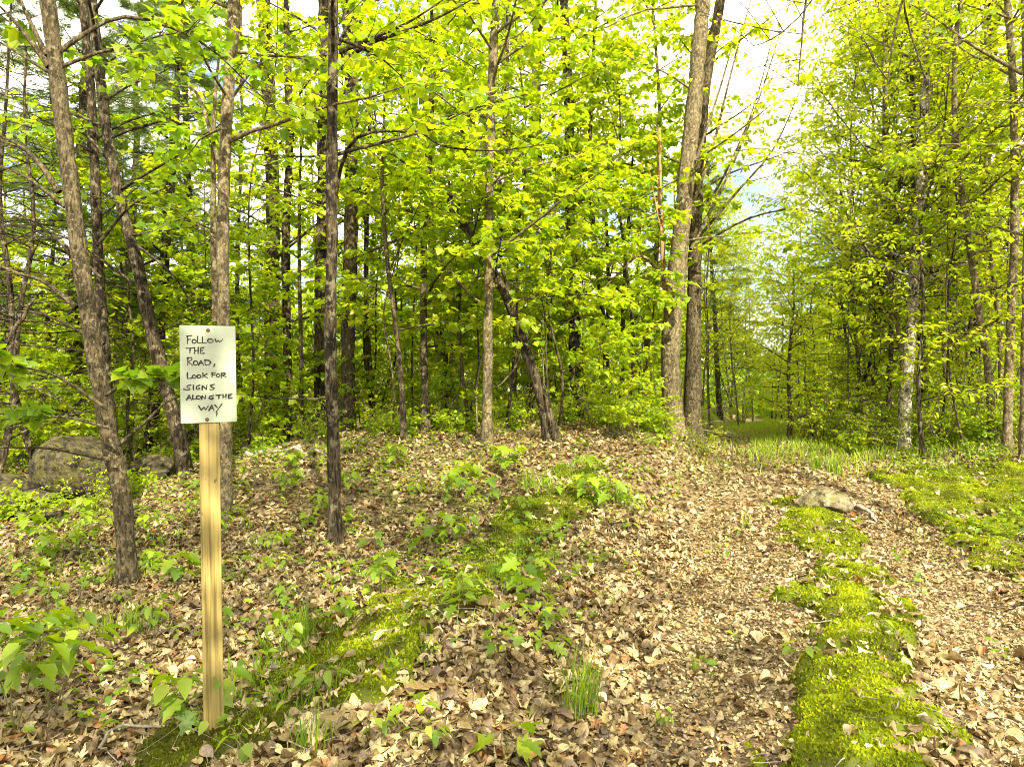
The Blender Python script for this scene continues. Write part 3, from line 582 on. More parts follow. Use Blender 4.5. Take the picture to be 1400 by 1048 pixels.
photo_tree('tree outside the right edge whose hanging twigs cross the sky gap', [(1790, 1000), (1790, 500), (1770, 0)], 4.6, 40, 30, 9,
    cr_(4.2, 8.6, 10, 2.4, nl=8, size=.085, leaf=OVATE), 'bark_grey', 'yellow', [
    ([(1772, 60), (1500, -120), (1300, -110), (1240, -10), (1222, 60), (1213, 130)], 4.6, 7, 5, 2), ([(1772, 40), (1450, -130), (1260, -60), (1238, 0), (1255, 70), (1276, 128)], 4.7, 6, 4, 2),
    ([(1770, 0), (1400, -200), (1180, -140), (1110, -20), (1098, 50), (1092, 118)], 5.2, 7, 5, 2), ([(1770, 20), (1450, -160), (1200, -100), (1105, 10), (1060, 50), (1030, 62)], 5.2, 5, 5, 4)], name='overhanging_tree')
photo_tree('tall tree just past the right edge with leaves over the moss verge', [(1720, 700), (1715, 400), (1700, 0)], 7.5, 26, 20, 10, cr_(3.8, 9.6, 10, 2.4, nl=9, size=.09, leaf=OVATE), 'bark_pale', 'yellow')  # added outside the frame for dappled shade on the ground
for (x_, y_, h_, lb) in ((2.7, -2.4, 10.5, 'unseen tree added behind the camera to throw dappled shade on the sign'), (0.2, -4.0, 10.5, 'taller unseen tree added behind the camera to shade the front left litter'), (1.2, -2.3, 11.0, 'tall unseen tree added just behind the camera to shade the boulder')):
    NTREE[0] += 1; gz = float(ground_h(x_, y_))  # out-of-view trees, added only for the shade their crowns cast ahead
    wm, lm = tree_meshes('added_shade_tree', np.array([(0, 0, -.05), (.05, .1, 2.5), (-.1, .1, 5.5), (0, 0, h_)]), np.array([.11, .09, .06, .02]), cr_(3.4, h_ - .3, 30, 2.4, nl=12, size=.10), seed=NTREE[0])
    put_tree('added_shade_tree', lb, (x_, y_, gz), wm, lm, 'bark_grey', 'maple')
# ------------------------------------------------------------------ woods behind: copies of a few grown trees
LAND = [(-200, 70, 'at the far left edge behind the bare branches'), (70, 235, 'above and behind the mossy boulder'), (235, 335, 'behind the sign'), (335, 430, 'between the sign and the dark slim trunk'),
        (430, 500, 'behind the dark slim trunk'), (500, 600, 'among the slender saplings left of the middle'), (600, 690, 'behind the slim pale middle trunk'), (690, 770, 'behind the leaning dark trunk'),
        (770, 870, 'between the leaning trunk and the twin trunks'), (870, 965, 'behind the twin trunks'), (965, 1090, 'beyond the far end of the road'), (1090, 1220, 'right of the road end'),
        (1220, 1300, 'behind the mottled trunk on the right'), (1300, 1650, 'behind the pale stems at the right edge')]
def where(px):
    for a, b, s in LAND:
        if a <= px < b: return s
    return LAND[-1][2]
def proto(kind, seed, h, r, crown, bark, leafm):
    rr = np.random.default_rng(seed); k = 6; z = np.linspace(-.1, h, k)
    t = np.column_stack([np.cumsum(rr.normal(size=k) * .12), np.cumsum(rr.normal(size=k) * .12), z]); t[:, :2] -= t[0, :2]
    wm, lm = tree_meshes(kind, t, np.linspace(r, r * .25, k), crown, seed=seed, sides=9)
    return kind, wm, lm, bark, leafm
BD = dict(leaf=OVATE, twigs=10, spread=.22, tilt=.6)
PR = [proto('background_tree', 201, 13, .13, cr_(2.0, 12.6, 20, 3.0, nl=11, size=.17, **BD), 'bark_grey', 'maple'),
      proto('background_tree', 202, 11, .10, cr_(1.4, 10.7, 20, 2.7, nl=11, size=.16, **BD), 'bark_dark', 'maple'),
      proto('background_tree', 203, 12, .11, cr_(2.2, 11.7, 24, 2.8, nl=11, size=.16, **BD), 'bark_pale', 'yellow'),
      proto('background_tree', 204, 9, .08, cr_(1.0, 8.8, 24, 2.3, nl=11, size=.15, **BD), 'bark_grey', 'yellow')]
LOOK = ['grey trunked leafy tree', 'dark trunked bushy tree', 'pale trunked yellow green tree', 'slim yellow green tree']
FIRST = {}
def place(pr, look, px, d, rz, s, group, cat='tree'):
    x = (px - 700) / F * d; b = (x, d, float(ground_h(x, d)) - .03)
    label = look + ' ' + where(px)
    g = group + ' ' + where(px)
    if id(pr) not in FIRST:
        r = put_tree(pr[0], label, b, pr[1], pr[2], pr[3], pr[4], g); r['category'] = cat; r.rotation_euler = (0, 0, rz); r.scale = (s, s, s); FIRST[id(pr)] = r; return r
    return copy_thing(FIRST[id(pr)], b, rz, s, label, g)
rr = np.random.default_rng(55)
spots = [(500, 27), (560, 31), (625, 26), (690, 32), (760, 27), (815, 30), (870, 27), (915, 32), (1140, 26), (1230, 27), (1310, 24), (1390, 26), (300, 29), (420, 28)]
for d0, d1, n in ((24, 30, 10), (30, 42, 22)):
    pxs = np.linspace(-120, 1520, n) + rr.normal(size=n) * 25
    for px in pxs:
        if 960 < px < 1120 and d0 < 30: continue
        spots.append((px, rr.uniform(d0, d1)))
for px, d in spots:
    k = rr.integers(0, 4); s = rr.uniform(.8, 1.15)
    if 940 < px < 1130: s *= .5
    if 180 < px < 340: s *= .72
    place(PR[k], LOOK[k], px, d, rr.uniform(0, 6.28), s, 'background ' + LOOK[k].split()[-1] + 's')

UD = dict(twigs=9, spread=.22, tilt=.45, tl=.5, bend=-.12)
UD['tilt'] = .4
US = [proto('understory_maple', 221, 4.6, .028, cr_(.9, 4.5, 22, 1.8, nl=13, size=.105, leaf=MAPLE, **UD), 'bark_grey', 'maple'),
      proto('understory_maple', 222, 6.2, .035, cr_(1.4, 6.1, 28, 2.0, nl=13, size=.11, leaf=MAPLE, **UD), 'bark_grey', 'maple'),
      proto('understory_birch', 223, 6.8, .035, cr_(1.2, 6.7, 34, 2.3, nl=14, size=.08, leaf=OVATE, el=.75, **UD), 'bark_pale', 'yellow'),
      proto('understory_birch', 224, 5.0, .028, cr_(.7, 4.9, 28, 1.8, nl=14, size=.075, leaf=OVATE, **UD), 'bark_dark', 'yellow')]
ULOOK = ['low thin maple', 'thin leafy maple', 'yellow leaved young birch', 'low yellow green birch']
for d0, d1, n in ((9.5, 11.5, 10), (11.5, 13.5, 9), (22, 27, 26), (27, 34, 34)):
    for px in np.linspace(-40, 1440, n) + rr.normal(size=n) * 30:
        d = rr.uniform(d0, d1)
        if 950 < px < 1130 or (d < 11.5 and 220 < px < 460): continue
        k = int(rr.choice([0, 1, 1])) if px < 900 else int(rr.choice([2, 3, 2]))
        if 180 < px < 340: k = 0
        if d > 18: k = int(rr.integers(0, 4))
        place(US[k], ULOOK[k], px, d, rr.uniform(0, 6.28), rr.uniform(.8, 1.15), ULOOK[k].split()[-1] + 's in the understory')
for px, d, s_ in ((1240, 11.6, 1.3), (1300, 12.5, 1.3), (1370, 11.5, 1.35), (1210, 14, 1.35), (1420, 13, 1.4), (1330, 16, 1.5), (1180, 17, 1.5), (1175, 13.5, 1.1), (1010, 19, .75), (1060, 20, .7), (970, 16, .8)):
    place(US[2], ULOOK[2], px, d, rr.uniform(0, 6.28), s_, 'birchs in the understory')
TS = [proto('thin_sapling', 241, 5.2, .016, cr_(2.0, 5.0, 9, 1.2, nl=8, size=.09, leaf=MAPLE, twigs=6), 'bark_grey', 'maple'),
      proto('thin_sapling', 242, 6.2, .019, cr_(2.6, 6.0, 10, 1.4, nl=8, size=.075, leaf=OVATE, twigs=6, el=.7), 'bark_dark', 'yellow'),
      proto('thin_sapling', 243, 4.0, .013, cr_(1.4, 3.8, 8, .9, nl=8, size=.09, leaf=MAPLE, twigs=6), 'bark_pale', 'maple')]
TL = ['thin grey maple whip', 'thin dark birch whip', 'short pale maple whip']
for px in (262, 345, 428, 500, 517, 566, 602, 636, 652, 706, 742, 806, 838, 868, 884, 1160, 1192, 1228, 1282, 1296, 1318, 1364, 535, 690, 770):
    k = int(rr.integers(0, 3)); place(TS[k], TL[k], px + rr.normal() * 5, rr.uniform(9.4, 12.5), rr.uniform(0, 6.28), rr.uniform(.8, 1.2), TL[k].split()[0] + ' ' + TL[k].split()[1] + ' whips')
SP = [proto('maple_sapling', 251, 2.3, .011, cr_(.25, 2.2, 15, .95, nl=9, size=.095, leaf=MAPLE, twigs=6, tilt=.4), 'bark_grey', 'maple'),
      proto('birch_sapling', 252, 2.6, .012, cr_(.25, 2.5, 18, 1.0, nl=10, size=.07, leaf=OVATE, twigs=6, tilt=.4, el=.5), 'bark_dark', 'yellow')]
SPL = ['low bright maple sapling', 'low bright birch sapling']
for px in list(np.linspace(-30, 960, 46)) + list(np.linspace(1110, 1420, 20)):
    px += rr.normal() * 12; d = rr.uniform(9.2, 13.5); x = (px - 700) / F * d
    if x - road_c(d) > -.9 and px < 1000: continue
    if 230 < px < 600 and d < 10.8: d += 1.8
    if 640 < px < 830 and d < 12: d += 2.6
    if px > 1000: d = rr.uniform(11.6, 14.5)
    k = int(px > 1000) if rr.random() < .8 else int(rr.integers(0, 2))
    place(SP[k], SPL[k], px, d, rr.uniform(0, 6.28), rr.uniform(.55, 1.1), SPL[k] + 's')
for px, d, s_ in ((970, 22, 1.0), (1000, 27, 1.2), (1030, 28, 1.1), (1055, 29, 1.2), (1090, 22, 1.1), (1115, 18, 1.1), (1070, 29, 1.2), (1015, 32, 1.2), (960, 25, 1.2), (1100, 25, 1.3)):
    k = int(rr.integers(2, 4)); place(US[k], ULOOK[k], px, d, rr.uniform(0, 6.28), s_, 'birchs in the understory')
HI = proto('tall_maple', 261, 11.5, .06, cr_(4.6, 11.2, 26, 2.6, nl=12, size=.10, leaf=MAPLE, twigs=9, tilt=.45), 'bark_grey', 'maple')
for px, d, s_ in ((512, 12.5, .95), (610, 13.5, 1.0), (700, 12.2, .95), (748, 14, 1.05), (835, 13, 1.0), (880, 14.5, 1.0), (1188, 14, .95), (1290, 14.5, 1.0), (335, 14, .95)):
    place(HI, 'tall slender maple with a high crown', px, d, rr.uniform(0, 6.28), s_, 'tall slender maples')
BARE = proto('dead_conifer', 231, 6.5, .05, cr_(.8, 6.3, 44, 1.9, nl=0, twigs=8, el=.0, el1=.2, bend=-.15, leaf=OVATE), 'bark_dark', 'needle')
for px, d, s_ in ((-15, 8.2, .9), (62, 9.5, 1.0), (110, 10.5, 1.0), (25, 12, 1.1)):
    place(BARE, 'dead conifer with bare dark twigs', px, d, rr.uniform(0, 6.28), s_, 'dead conifers')
# conifers
def conifer(seed, h, r, n, ln, needle, size, nl, twigs, z0=.6):
    return proto('pine_tree' if needle is NEEDLE else 'hemlock_tree', seed, h, r, cr_(z0, h - .2, n, ln, len1=ln * .25, leaf=needle, size=size, nl=nl, twigs=twigs, el=.02, el1=.3, bend=-.05, tilt=.35, gap=.2, tz=.15), 'bark_dark', 'needle')
PINE = conifer(301, 11, .12, 54, 2.4, NEEDLE, .20, 14, 10, 2.2)
HEM = conifer(302, 5.5, .06, 46, 1.5, HEML, .13, 9, 9, .4)
for px, d, s in ((205, 13, 1.0), (262, 15, 1.05), (90, 12, .95), (30, 14, 1.0), (150, 17, 1.1), (985, 21, .75), (1320, 16, .95)):
    place(PINE, 'soft needled pine', px, d, rr.uniform(0, 6), s, 'pines')
for px, d, s in ((520, 14, .62), (500, 16, .7), (575, 17, .7), (1165, 13, .75), (1190, 15, .8), (1000, 33, .9), (960, 30, .9), (1380, 15, .8), (30, 16, .9), (640, 20, .7)):
    place(HEM, 'small dark hemlock', px, d, rr.uniform(0, 6), s, 'hemlocks')

# undergrowth shrubs: several stems each
def shrub(seed, h, n, leaf, size, leafm, spread):
    global rng
    rng = np.random.default_rng(seed); w, l = Acc(), Acc()
    az = np.arange(n) * 2.4; st = limb_pts(np.zeros((n, 3)) + np.array([[0, 0, -.03]]), az, rng.uniform(.7, 1.35, n), h * rng.uniform(.7, 1.1, n), 7, rng.normal(size=n) * .05, .14)
    V, q = tubes(st, np.linspace(.010, .003, 7)[None] * np.ones((n, 1)), 5); w.add(V, [q])
    m = 8; p, d = at(st, np.linspace(.2, 1, m)[None] * np.ones((n, 1)))
    tw = limb_pts(p.reshape(-1, 3), rng.uniform(0, 6.28, n * m), rng.uniform(-.2, .5, n * m), spread * rng.uniform(.4, 1, n * m), 4, np.full(n * m, -.1), .2)
    V, q = tubes(tw, np.linspace(.003, .0012, 4)[None] * np.ones((n * m, 1)), 3); w.add(V, [q])
    foliage(tw, l, leaf, size, 8, .5, .22, .5)
    return ('undergrowth_shrub', w.mesh('shrub_stems', True), l.mesh('shrub_leaves'), 'twig', leafm)
SH = [shrub(401, 1.5, 9, OVATE, .085, 'maple', .5), shrub(402, 1.1, 9, OVATE, .07, 'yellow', .45), shrub(403, .8, 8, MAPLE, .09, 'maple', .38), shrub(404, 1.9, 8, OVATE, .08, 'shade', .6)]
SLOOK = ['mid green bush', 'yellow green bush', 'low maple bush', 'tall dark green bush']
def put_shrub(k, px, d, s):
    x = (px - 700) / F * d; b = (x, d, float(ground_h(x, d)))
    label = SLOOK[k] + ' ' + where(px); g = SLOOK[k] + 'es ' + where(px)
    pr = SH[k]
    if id(pr) in FIRST: return copy_thing(FIRST[id(pr)], b, rr.uniform(0, 6), s, label, g)
    r = empty('undergrowth_shrub', b); tag(r, label, 'bush', g); link('stem', pr[1], M[pr[3]], r); link('foliage', pr[2], M[pr[4]], r); r.scale = (s, s, s); FIRST[id(pr)] = r
for d0, d1, n in ((9.8, 12, 30), (12, 14, 28), (14, 19, 24), (20, 26, 50)):
    for px in np.linspace(-60, 1460, n) + rr.normal(size=n) * 22:
        d = rr.uniform(d0, d1); x = (px - 700) / F * d; u = x - road_c(d)
        if -.9 < u < 1.6 and d < 19: continue
        if 240 < px < 700 and d < 11.6: continue
        k = rr.integers(0, 4) if px > 420 else rr.choice([0, 2, 3]); s = rr.uniform(.55, 1.05)
        put_shrub(int(k), px, d, s * (.6 if d < 13 else 1 if d < 16 else 1.5))
for px in np.linspace(500, 1000, 24) + rr.normal(size=24) * 12:
    d = rr.uniform(9.6, 11.4); x = (px - 700) / F * d
    if x - road_c(d) > -.6 or 690 < px < 775: continue
    put_shrub(int(rr.choice([0, 1, 2, 2])), px, d, rr.uniform(.3, .6))
for px in np.linspace(240, 660, 20) + rr.normal(size=20) * 14:
    if 650 < px < 690: continue
    put_shrub(int(rr.choice([0, 2, 2, 1])), px, rr.uniform(9.6, 12), rr.uniform(.28, .55))
for px in np.linspace(1150, 1420, 16) + rr.normal(size=16) * 8:
    put_shrub(int(rr.choice([0, 1, 2, 1])), px, rr.uniform(10.2, 12), rr.uniform(.4, .75))
for k, px, d, s in ((2, 15, 7.6, .5), (2, 70, 7.4, .45), (0, 130, 7.7, .4), (2, 185, 8.2, .45), (1, 1135, 12.2, 1.), (0, 1165, 12.8, 1.), (1, 1200, 12, .9), (1, 1285, 12, 1.), (0, 1320, 11.5, 1.), (1, 1360, 11.6, 1.), (0, 1405, 11, 1.), (1, 1120, 11.8, .8), (0, 1150, 11.6, .7), (1, 1185, 11.6, .7), (1, 1100, 13, .8), (0, 1300, 10.8, .6), (2, 1345, 10.2, .7), (1, 1390, 10, .7), (3, 1180, 14, 1.), (2, 880, 10, .5), (2, 700, 10.2, .6), (2, 840, 10.4, .6), (1, 960, 10.5, .5), (2, 640, 10.4, .5), (0, 30, 10.5, 1), (3, 70, 11.5, 1), (0, 130, 11, .9)):
    put_shrub(k, px, d, s)

# far woods closing the horizon: one mass
rng = np.random.default_rng(88); acc = Acc(); n = 26000
a = rng.uniform(-1.15, 1.15, n); d = rng.uniform(44, 62, n); x = np.sin(a) * d; y = np.cos(a) * d
top = 7 + 5 * fbm(a * 9, a * 0 + 3, 5, 3) - 6.0 * np.exp(-((a - .36) / .06) ** 2)
z = ground_h(x, y) + rng.random(n) * top
leaves(acc, DIAM, np.column_stack([x, y, z]), rng.normal(size=(n, 3)), rng.normal(size=(n, 3)) + np.array([[0, 0, .6]]), rng.uniform(.5, 1.0, n), np.clip(.4 + .5 * (fbm(x * .3, z * .4, 4, 3) - .5) + rng.normal(size=n) * .15, 0, 1))
tag(link('distant_woods', acc.mesh('distant_woods'), M['maple']), 'far green mass of woodland closing the view', 'woods', kind='stuff')

# ------------------------------------------------------------------ rocks
def rock(label, px, py, d, w, h, dep, mat, seed, rz=0, flat=.75, name='rock', sink=.15, zoff=0):
    import bmesh
    bm = bmesh.new(); bmesh.ops.create_icosphere(bm, subdivisions=5, radius=1)
    co = np.array([v.co[:] for v in bm.verts])
    f = norm(co) 
    r = np.ones(len(co)); g = np.random.default_rng(seed)
    for k in range(9):                                            # cut facets
        nrm = norm(g.normal(size=3)); c = g.uniform(.62, .92); dt = f @ nrm; r = np.minimum(r, np.where(dt > .05, c / np.maximum(dt, .05), 9))
    r = r * (1 + .10 * (fbm(f[:, 0] * 2.5 + f[:, 2] * 1.7 + 9, f[:, 1] * 2.5 - f[:, 2] + 5, seed, 5) - .5) + .05 * (fbm(f[:, 0] * 9 + f[:, 2] * 7 + 9, f[:, 1] * 9 - f[:, 2] * 5 + 5, seed, 3) - .5))
    co = f * r[:, None] * np.array([w / 2, dep / 2, h / 2])
    for v, c in zip(bm.verts, co): v.co = c
    for fc in bm.faces: fc.smooth = True
    me = bpy.data.meshes.new(name); bm.to_mesh(me); bm.free()
    x = (px - 700) / F * d; gz = float(ground_h(x, d))
    o = link(name, me, M[mat], None, (x, d, gz + h / 2 * (1 - sink * 2) + zoff)); o.rotation_euler = (0, 0, rz)
    tag(o, label, 'rock'); return o
rock('large mossy boulder left of the leaning trunk', 112, 650, 8.6, 1.08, .92, .95, 'rock', 3, .3, name='boulder', zoff=.05)
rock('flat dark slab of rock under the left side of the boulder', 50, 690, 8.3, .7, .24, .6, 'rock', 5, -.2)
rock('low rounded stone at the left edge below the boulder', 5, 680, 8.3, .8, .45, .7, 'rock', 8)
rock('squat brown rock between the boulder and the curving trunk', 205, 640, 9.3, .75, .45, .6, 'rock', 11, .4)
rock('small tan angular rock right of the sign', 365, 610, 11.5, .42, .34, .35, 'pale_rock', 14, .5)
rock('low stone just right of the sign post', 335, 622, 10.8, .4, .22, .4, 'rock', 17)
rock('pale domed rock sunk in the middle of the road', 1124, 694, 7.4, .60, .34, .5, 'pale_rock', 21, -.3, sink=.33)

# ------------------------------------------------------------------ fallen sticks and logs
def stick(name, label, pts, w, mat='deadwood', cat='stick', lift=.012, twigs=0, group=None, seed=0):
    """pts: photo pixels on the ground (or 3-D points)"""
    global rng
    rng = np.random.default_rng(600 + seed)
    p = np.array([hit(*q) + np.array([0, 0, lift]) if len(q) == 2 else np.array(q) for q in pts]); b = p[0].copy()
    s = spline(p - b, 14); s = s + rng.normal(size=s.shape) * w * .35; acc = Acc()
    V, q = tubes(s[None], np.linspace(w / 2, w / 5, 14)[None], 8, .2); acc.add(V, [q])
    if twigs:
        t = rng.uniform(.3, .95, (1, twigs)); bp, bd = at(s[None], t); L = np.linalg.norm(s[-1] - s[0])
        az = np.arctan2(bd[0, :, 1], bd[0, :, 0]) + np.where(np.arange(twigs) % 2 == 0, 1, -1) * rng.uniform(.4, .9, twigs)
        tw = limb_pts(bp[0], az, rng.uniform(0, .4, twigs), L * rng.uniform(.12, .3, twigs), 5, np.full(twigs, -.1), .2)
        V, q = tubes(tw, np.linspace(w / 5, w / 12, 5)[None] * np.ones((twigs, 1)), 5); acc.add(V, [q])
    o = link(name, acc.mesh(name, True), M[mat], None, b); tag(o, label, cat, group); return o
stick('fallen_stick', 'long thin stick slanting across the moss to the right edge', [(1212, 918), (1290, 950), (1360, 985), (1420, 1008)], .014, seed=1)
stick('fallen_stick', 'dark curved stick lying across the right wheel track', [(1190, 768), (1250, 800), (1310, 826), (1410, 836)], .016, 'twig', seed=2, twigs=2)
stick('fallen_stick', 'arched grey stick lying at the foot of the sign post', [(138, 1046), (160, 1012, ), (230, 1010), (300, 1000), (350, 1015), (420, 1046)], .014, lift=.05, seed=3, twigs=2)
stick('fallen_stick', 'forked brown twig crossing the moss strip', [(1030, 795), (1090, 770), (1130, 770), (1150, 790)], .010, 'twig', seed=4, twigs=2)
stick('fallen_stick', 'short pale stick in the front of the left wheel track', [(950, 1025), (1000, 1025), (1030, 1010)], .009, seed=5)
stick('fallen_stick', 'short stick on the moss beside the right wheel track', [(1180, 853), (1215, 843)], .013, seed=6)
stick('fallen_stick', 'small forked stick right of the moss strip', [(1310, 890), (1300, 930), (1335, 960)], .010, seed=7, twigs=1)
stick('fallen_log', 'grey log lying on the rocks at the left edge', [(-60, 690), (0, 702), (45, 715), (85, 722)], .13, 'rock', 'log', lift=.10, seed=8)
stick('fallen_log', 'pale thin log lying right of the sign in the leaves', [(335, 628), (390, 620), (445, 626)], .07, lift=.05, cat='log', seed=9)
stick('fallen_branch', 'bare fallen branch propped beside the twin trunks', [tuple(P(860, 592, 10.3)), tuple(P(930, 575, 10.2)), tuple(P(990, 550, 10.1)), tuple(P(1075, 505, 10.0))], .011, 'twig', lift=0, twigs=4, cat='branch', seed=10)
stick('fallen_branch', 'dry branch lying over the edge of the road bank', [(880, 590), (940, 592), (1010, 605)], .02, lift=.10, twigs=5, cat='branch', seed=11)
stick('weathered_wood', 'weathered pale wood sloping down from the road rock', [(1140, 684), (1170, 700), (1198, 716)], .07, lift=.05, cat='log', seed=21)
stick('fallen_stick', 'thin stick lying left of the slender front trunk', [(470, 700), (500, 660), (530, 640)], .014, lift=.04, seed=12, mat='twig')
stick('fallen_branch', 'dark bare branch rising beside the boulder at the left edge', [tuple(P(-10, 500, 7.2)), tuple(P(20, 450, 7.2)), tuple(P(45, 410, 7.2)), tuple(P(60, 400, 7.2))], .05, 'bark_dark', lift=0, cat='branch', seed=13)

# ------------------------------------------------------------------ grass tufts, seedlings, plants
def tuft(n, h, spread, seed, w=.006):
    g = np.random.default_rng(seed); V = []; Q = []; T = []
    for i in range(n):
        a = g.uniform(0, 6.28); r = spread * .25 * math.sqrt(g.random()); hh = h * g.uniform(.55, 1.1); lean = g.uniform(.05, .55); az = g.uniform(0, 6.28)
        b = np.array([math.cos(a) * r, math.sin(a) * r, -.01]); d = np.array([math.cos(az), math.sin(az), 0]); s = np.array([-d[1], d[0], 0]) * w * g.uniform(.6, 1.2) / 2
        k = len(V); t = g.random()
        for u, wf in ((0, .8), (.35, 1), (.7, .7), (1, .08)):
            c = b + d * hh * lean * u ** 1.8 + np.array([0, 0, hh * (u - .28 * lean * u ** 2)])
            V += [c - s * wf, c + s * wf]; T += [t, t]
        for j in range(3): Q.append([k + 2 * j, k + 2 * j + 1, k + 2 * j + 3, k + 2 * j + 2])
    return mesh('grass_tuft', np.array(V), [np.array(Q)], np.array(T))
TU = [tuft(60, .40, .22, 1, .005), tuft(28, .20, .18, 2), tuft(60, .24, .40, 3), tuft(90, .38, .5, 4, .009)]
def put_tuft(k, px, py, s, label, group=None):
    b = hit(px, py); o = link('grass_tuft', TU[k], M['grass'], None, b); o.scale = (s, s, s); o.rotation_euler = (0, 0, rr.uniform(0, 6)); tag(o, label, 'grass', group)
put_tuft(0, 785, 985, 1.0, 'tall double tuft of grass standing in the front leaf litter')
put_tuft(0, 808, 978, .8, 'shorter grass tuft hugging the tall tuft in the front litter')
put_tuft(2, 430, 1030, .8, 'spreading grass clump right of the sign post foot')
put_tuft(1, 1020, 722, 1.0, 'small grass tuft in the middle of the left wheel track')
put_tuft(1, 1135, 800, .9, 'dark grass sprig on the moss strip by the forked twig')
put_tuft(3, 1140, 648, .9, 'thick grass clump just behind the road rock')
put_tuft(3, 1115, 642, .7, 'grass clump left of the thick clump behind the road rock')
put_tuft(1, 1290, 655, 1.5, 'upright grass tuft on the sunlit moss verge')
put_tuft(2, 680, 800, .9, 'fresh grass on the moss of the road bank')
put_tuft(2, 640, 815, .8, 'thin grass left of the fresh bank grass')
put_tuft(2, 710, 760, .8, 'small grass patch higher on the mossy bank')
put_tuft(1, 950, 920, .6, 'tiny grass sprig in the worn left wheel track')
put_tuft(2, 1190, 1035, .5, 'fine grass at the front of the moss strip')
put_tuft(1, 145, 870, 1.1, 'grass sprig between the front left plant and the sign post')
put_tuft(2, 190, 865, 1.0, 'loose grass clump left of the sign post')
put_tuft(0, 415, 880, .8, 'tall grass blades right of the sign post')
put_tuft(1, 130, 620 + 85, 1.0, 'grass by the boulder foot')
put_tuft(2, 850, 690, 1.1, 'grass on the crest of the road bank')
put_tuft(2, 720, 670, 1.1, 'grass beside the seedlings on the crest')
for px, py, s in ((205, 790, .9), (155, 795, .8)): put_tuft(1, px, py, s, 'grass blades growing around the leaning trunk foot', 'grass at the leaning trunk')
# green growth at the end of the road and along the wood edge
rng = np.random.default_rng(91); acc = Acc()
def blades(n, x0, x1, y0, y1, h, prob, t0=.5):
    x = rng.uniform(x0, x1, n); y = rng.uniform(y0, y1, n); k = rng.random(n) < prob(x, y); x, y = x[k], y[k]; n = len(x)
    z = ground_h(x, y) - .01; fw = rng.normal(size=(n, 3)) * .35; fw[:, 2] = 1
    leaves(acc, (np.array([(-.03, 0, 0), (.03, 0, 0), (.025, .6, .03), (0, 1, .12), (-.025, .6, .03)]), [np.array([[0, 1, 2, 4]]), np.array([[4, 2, 3]])]), np.column_stack([x, y, z]), fw, rng.normal(size=(n, 3)), h * rng.uniform(.5, 1.2, n), np.clip(t0 + rng.normal(size=n) * .2, 0, 1))
blades(60000, 2, 16, 13, 36, .14, lambda x, y: ss(13, 16, y) + x * 0, .95)
blades(42000, 1, 10, 8, 22, .17, lambda x, y: ss(8.2, 11.0, y + 1.5 * (fbm(x * .9, y * .9, 5) - .5)) * (1 - .7 * (np.abs(x - road_c(y)) < .5)) * ss(-1, .3, x - road_c(y)), .75)
blades(9000, -1, 8, 6, 11, .10, lambda x, y: ((fbm(x * 1.4, y * 1.4, 15, 4) > .58) & (np.abs(x - road_c(y) - 1.1) > .9)) * .8, .6)
bpoly = MOSS[2][1]
blades(26000, -1.8, 2.2, 2.8, 9, .13, lambda x, y: (mossf(bpoly, x, y, 33) > -.15) * ss(.42, .6, fbm(x * 1.6, y * 1.6, 61, 3)), .55)
blades(13000, -7, 1.0, 3, 11, .12, lambda x, y: (fbm(x * 1.1, y * 1.1, 62, 4) > .60) * (x - road_c(y) < -1) * .5, .45)
tag(link('grass', acc.mesh('grass'), M['grass']), 'low bright grass growing at the far end of the road', 'grass', kind='stuff')
# leafy ground cover (unnumbered small green sprouts)
acc = Acc(); n = 7500
y = np.sqrt(rng.uniform(3.0 ** 2, 15 ** 2, n)); x = rng.uniform(-1, 1, n) * y * .8; u = x - road_c(y)
k = (rng.random(n) < (.15 + 1.1 * ss(.45, .68, fbm(x * .9, y * .9, 44, 4))) * (1 - .95 * ((u > -.4) & (u < 2.4)))); x, y = x[k], y[k]; n = len(x); z = ground_h(x, y)
for rep in range(5):
    hgt = rng.uniform(.03, .16, n); a = rng.uniform(0, 6.28, n); pos = np.column_stack([x + rng.normal(size=n) * .05, y + rng.normal(size=n) * .05, z + hgt])
    leaves(acc, OVATE, pos, np.column_stack([np.cos(a), np.sin(a), rng.normal(size=n) * .3]), np.column_stack([rng.normal(size=n) * .3, rng.normal(size=n) * .3, np.ones(n)]), rng.uniform(.03, .075, n), np.clip(.4 + rng.normal(size=n) * .25, 0, 1))
tag(link('ground_cover', acc.mesh('ground_cover'), M['seedling']), 'small green sprouts scattered through the leaf litter', 'ground cover', kind='stuff')

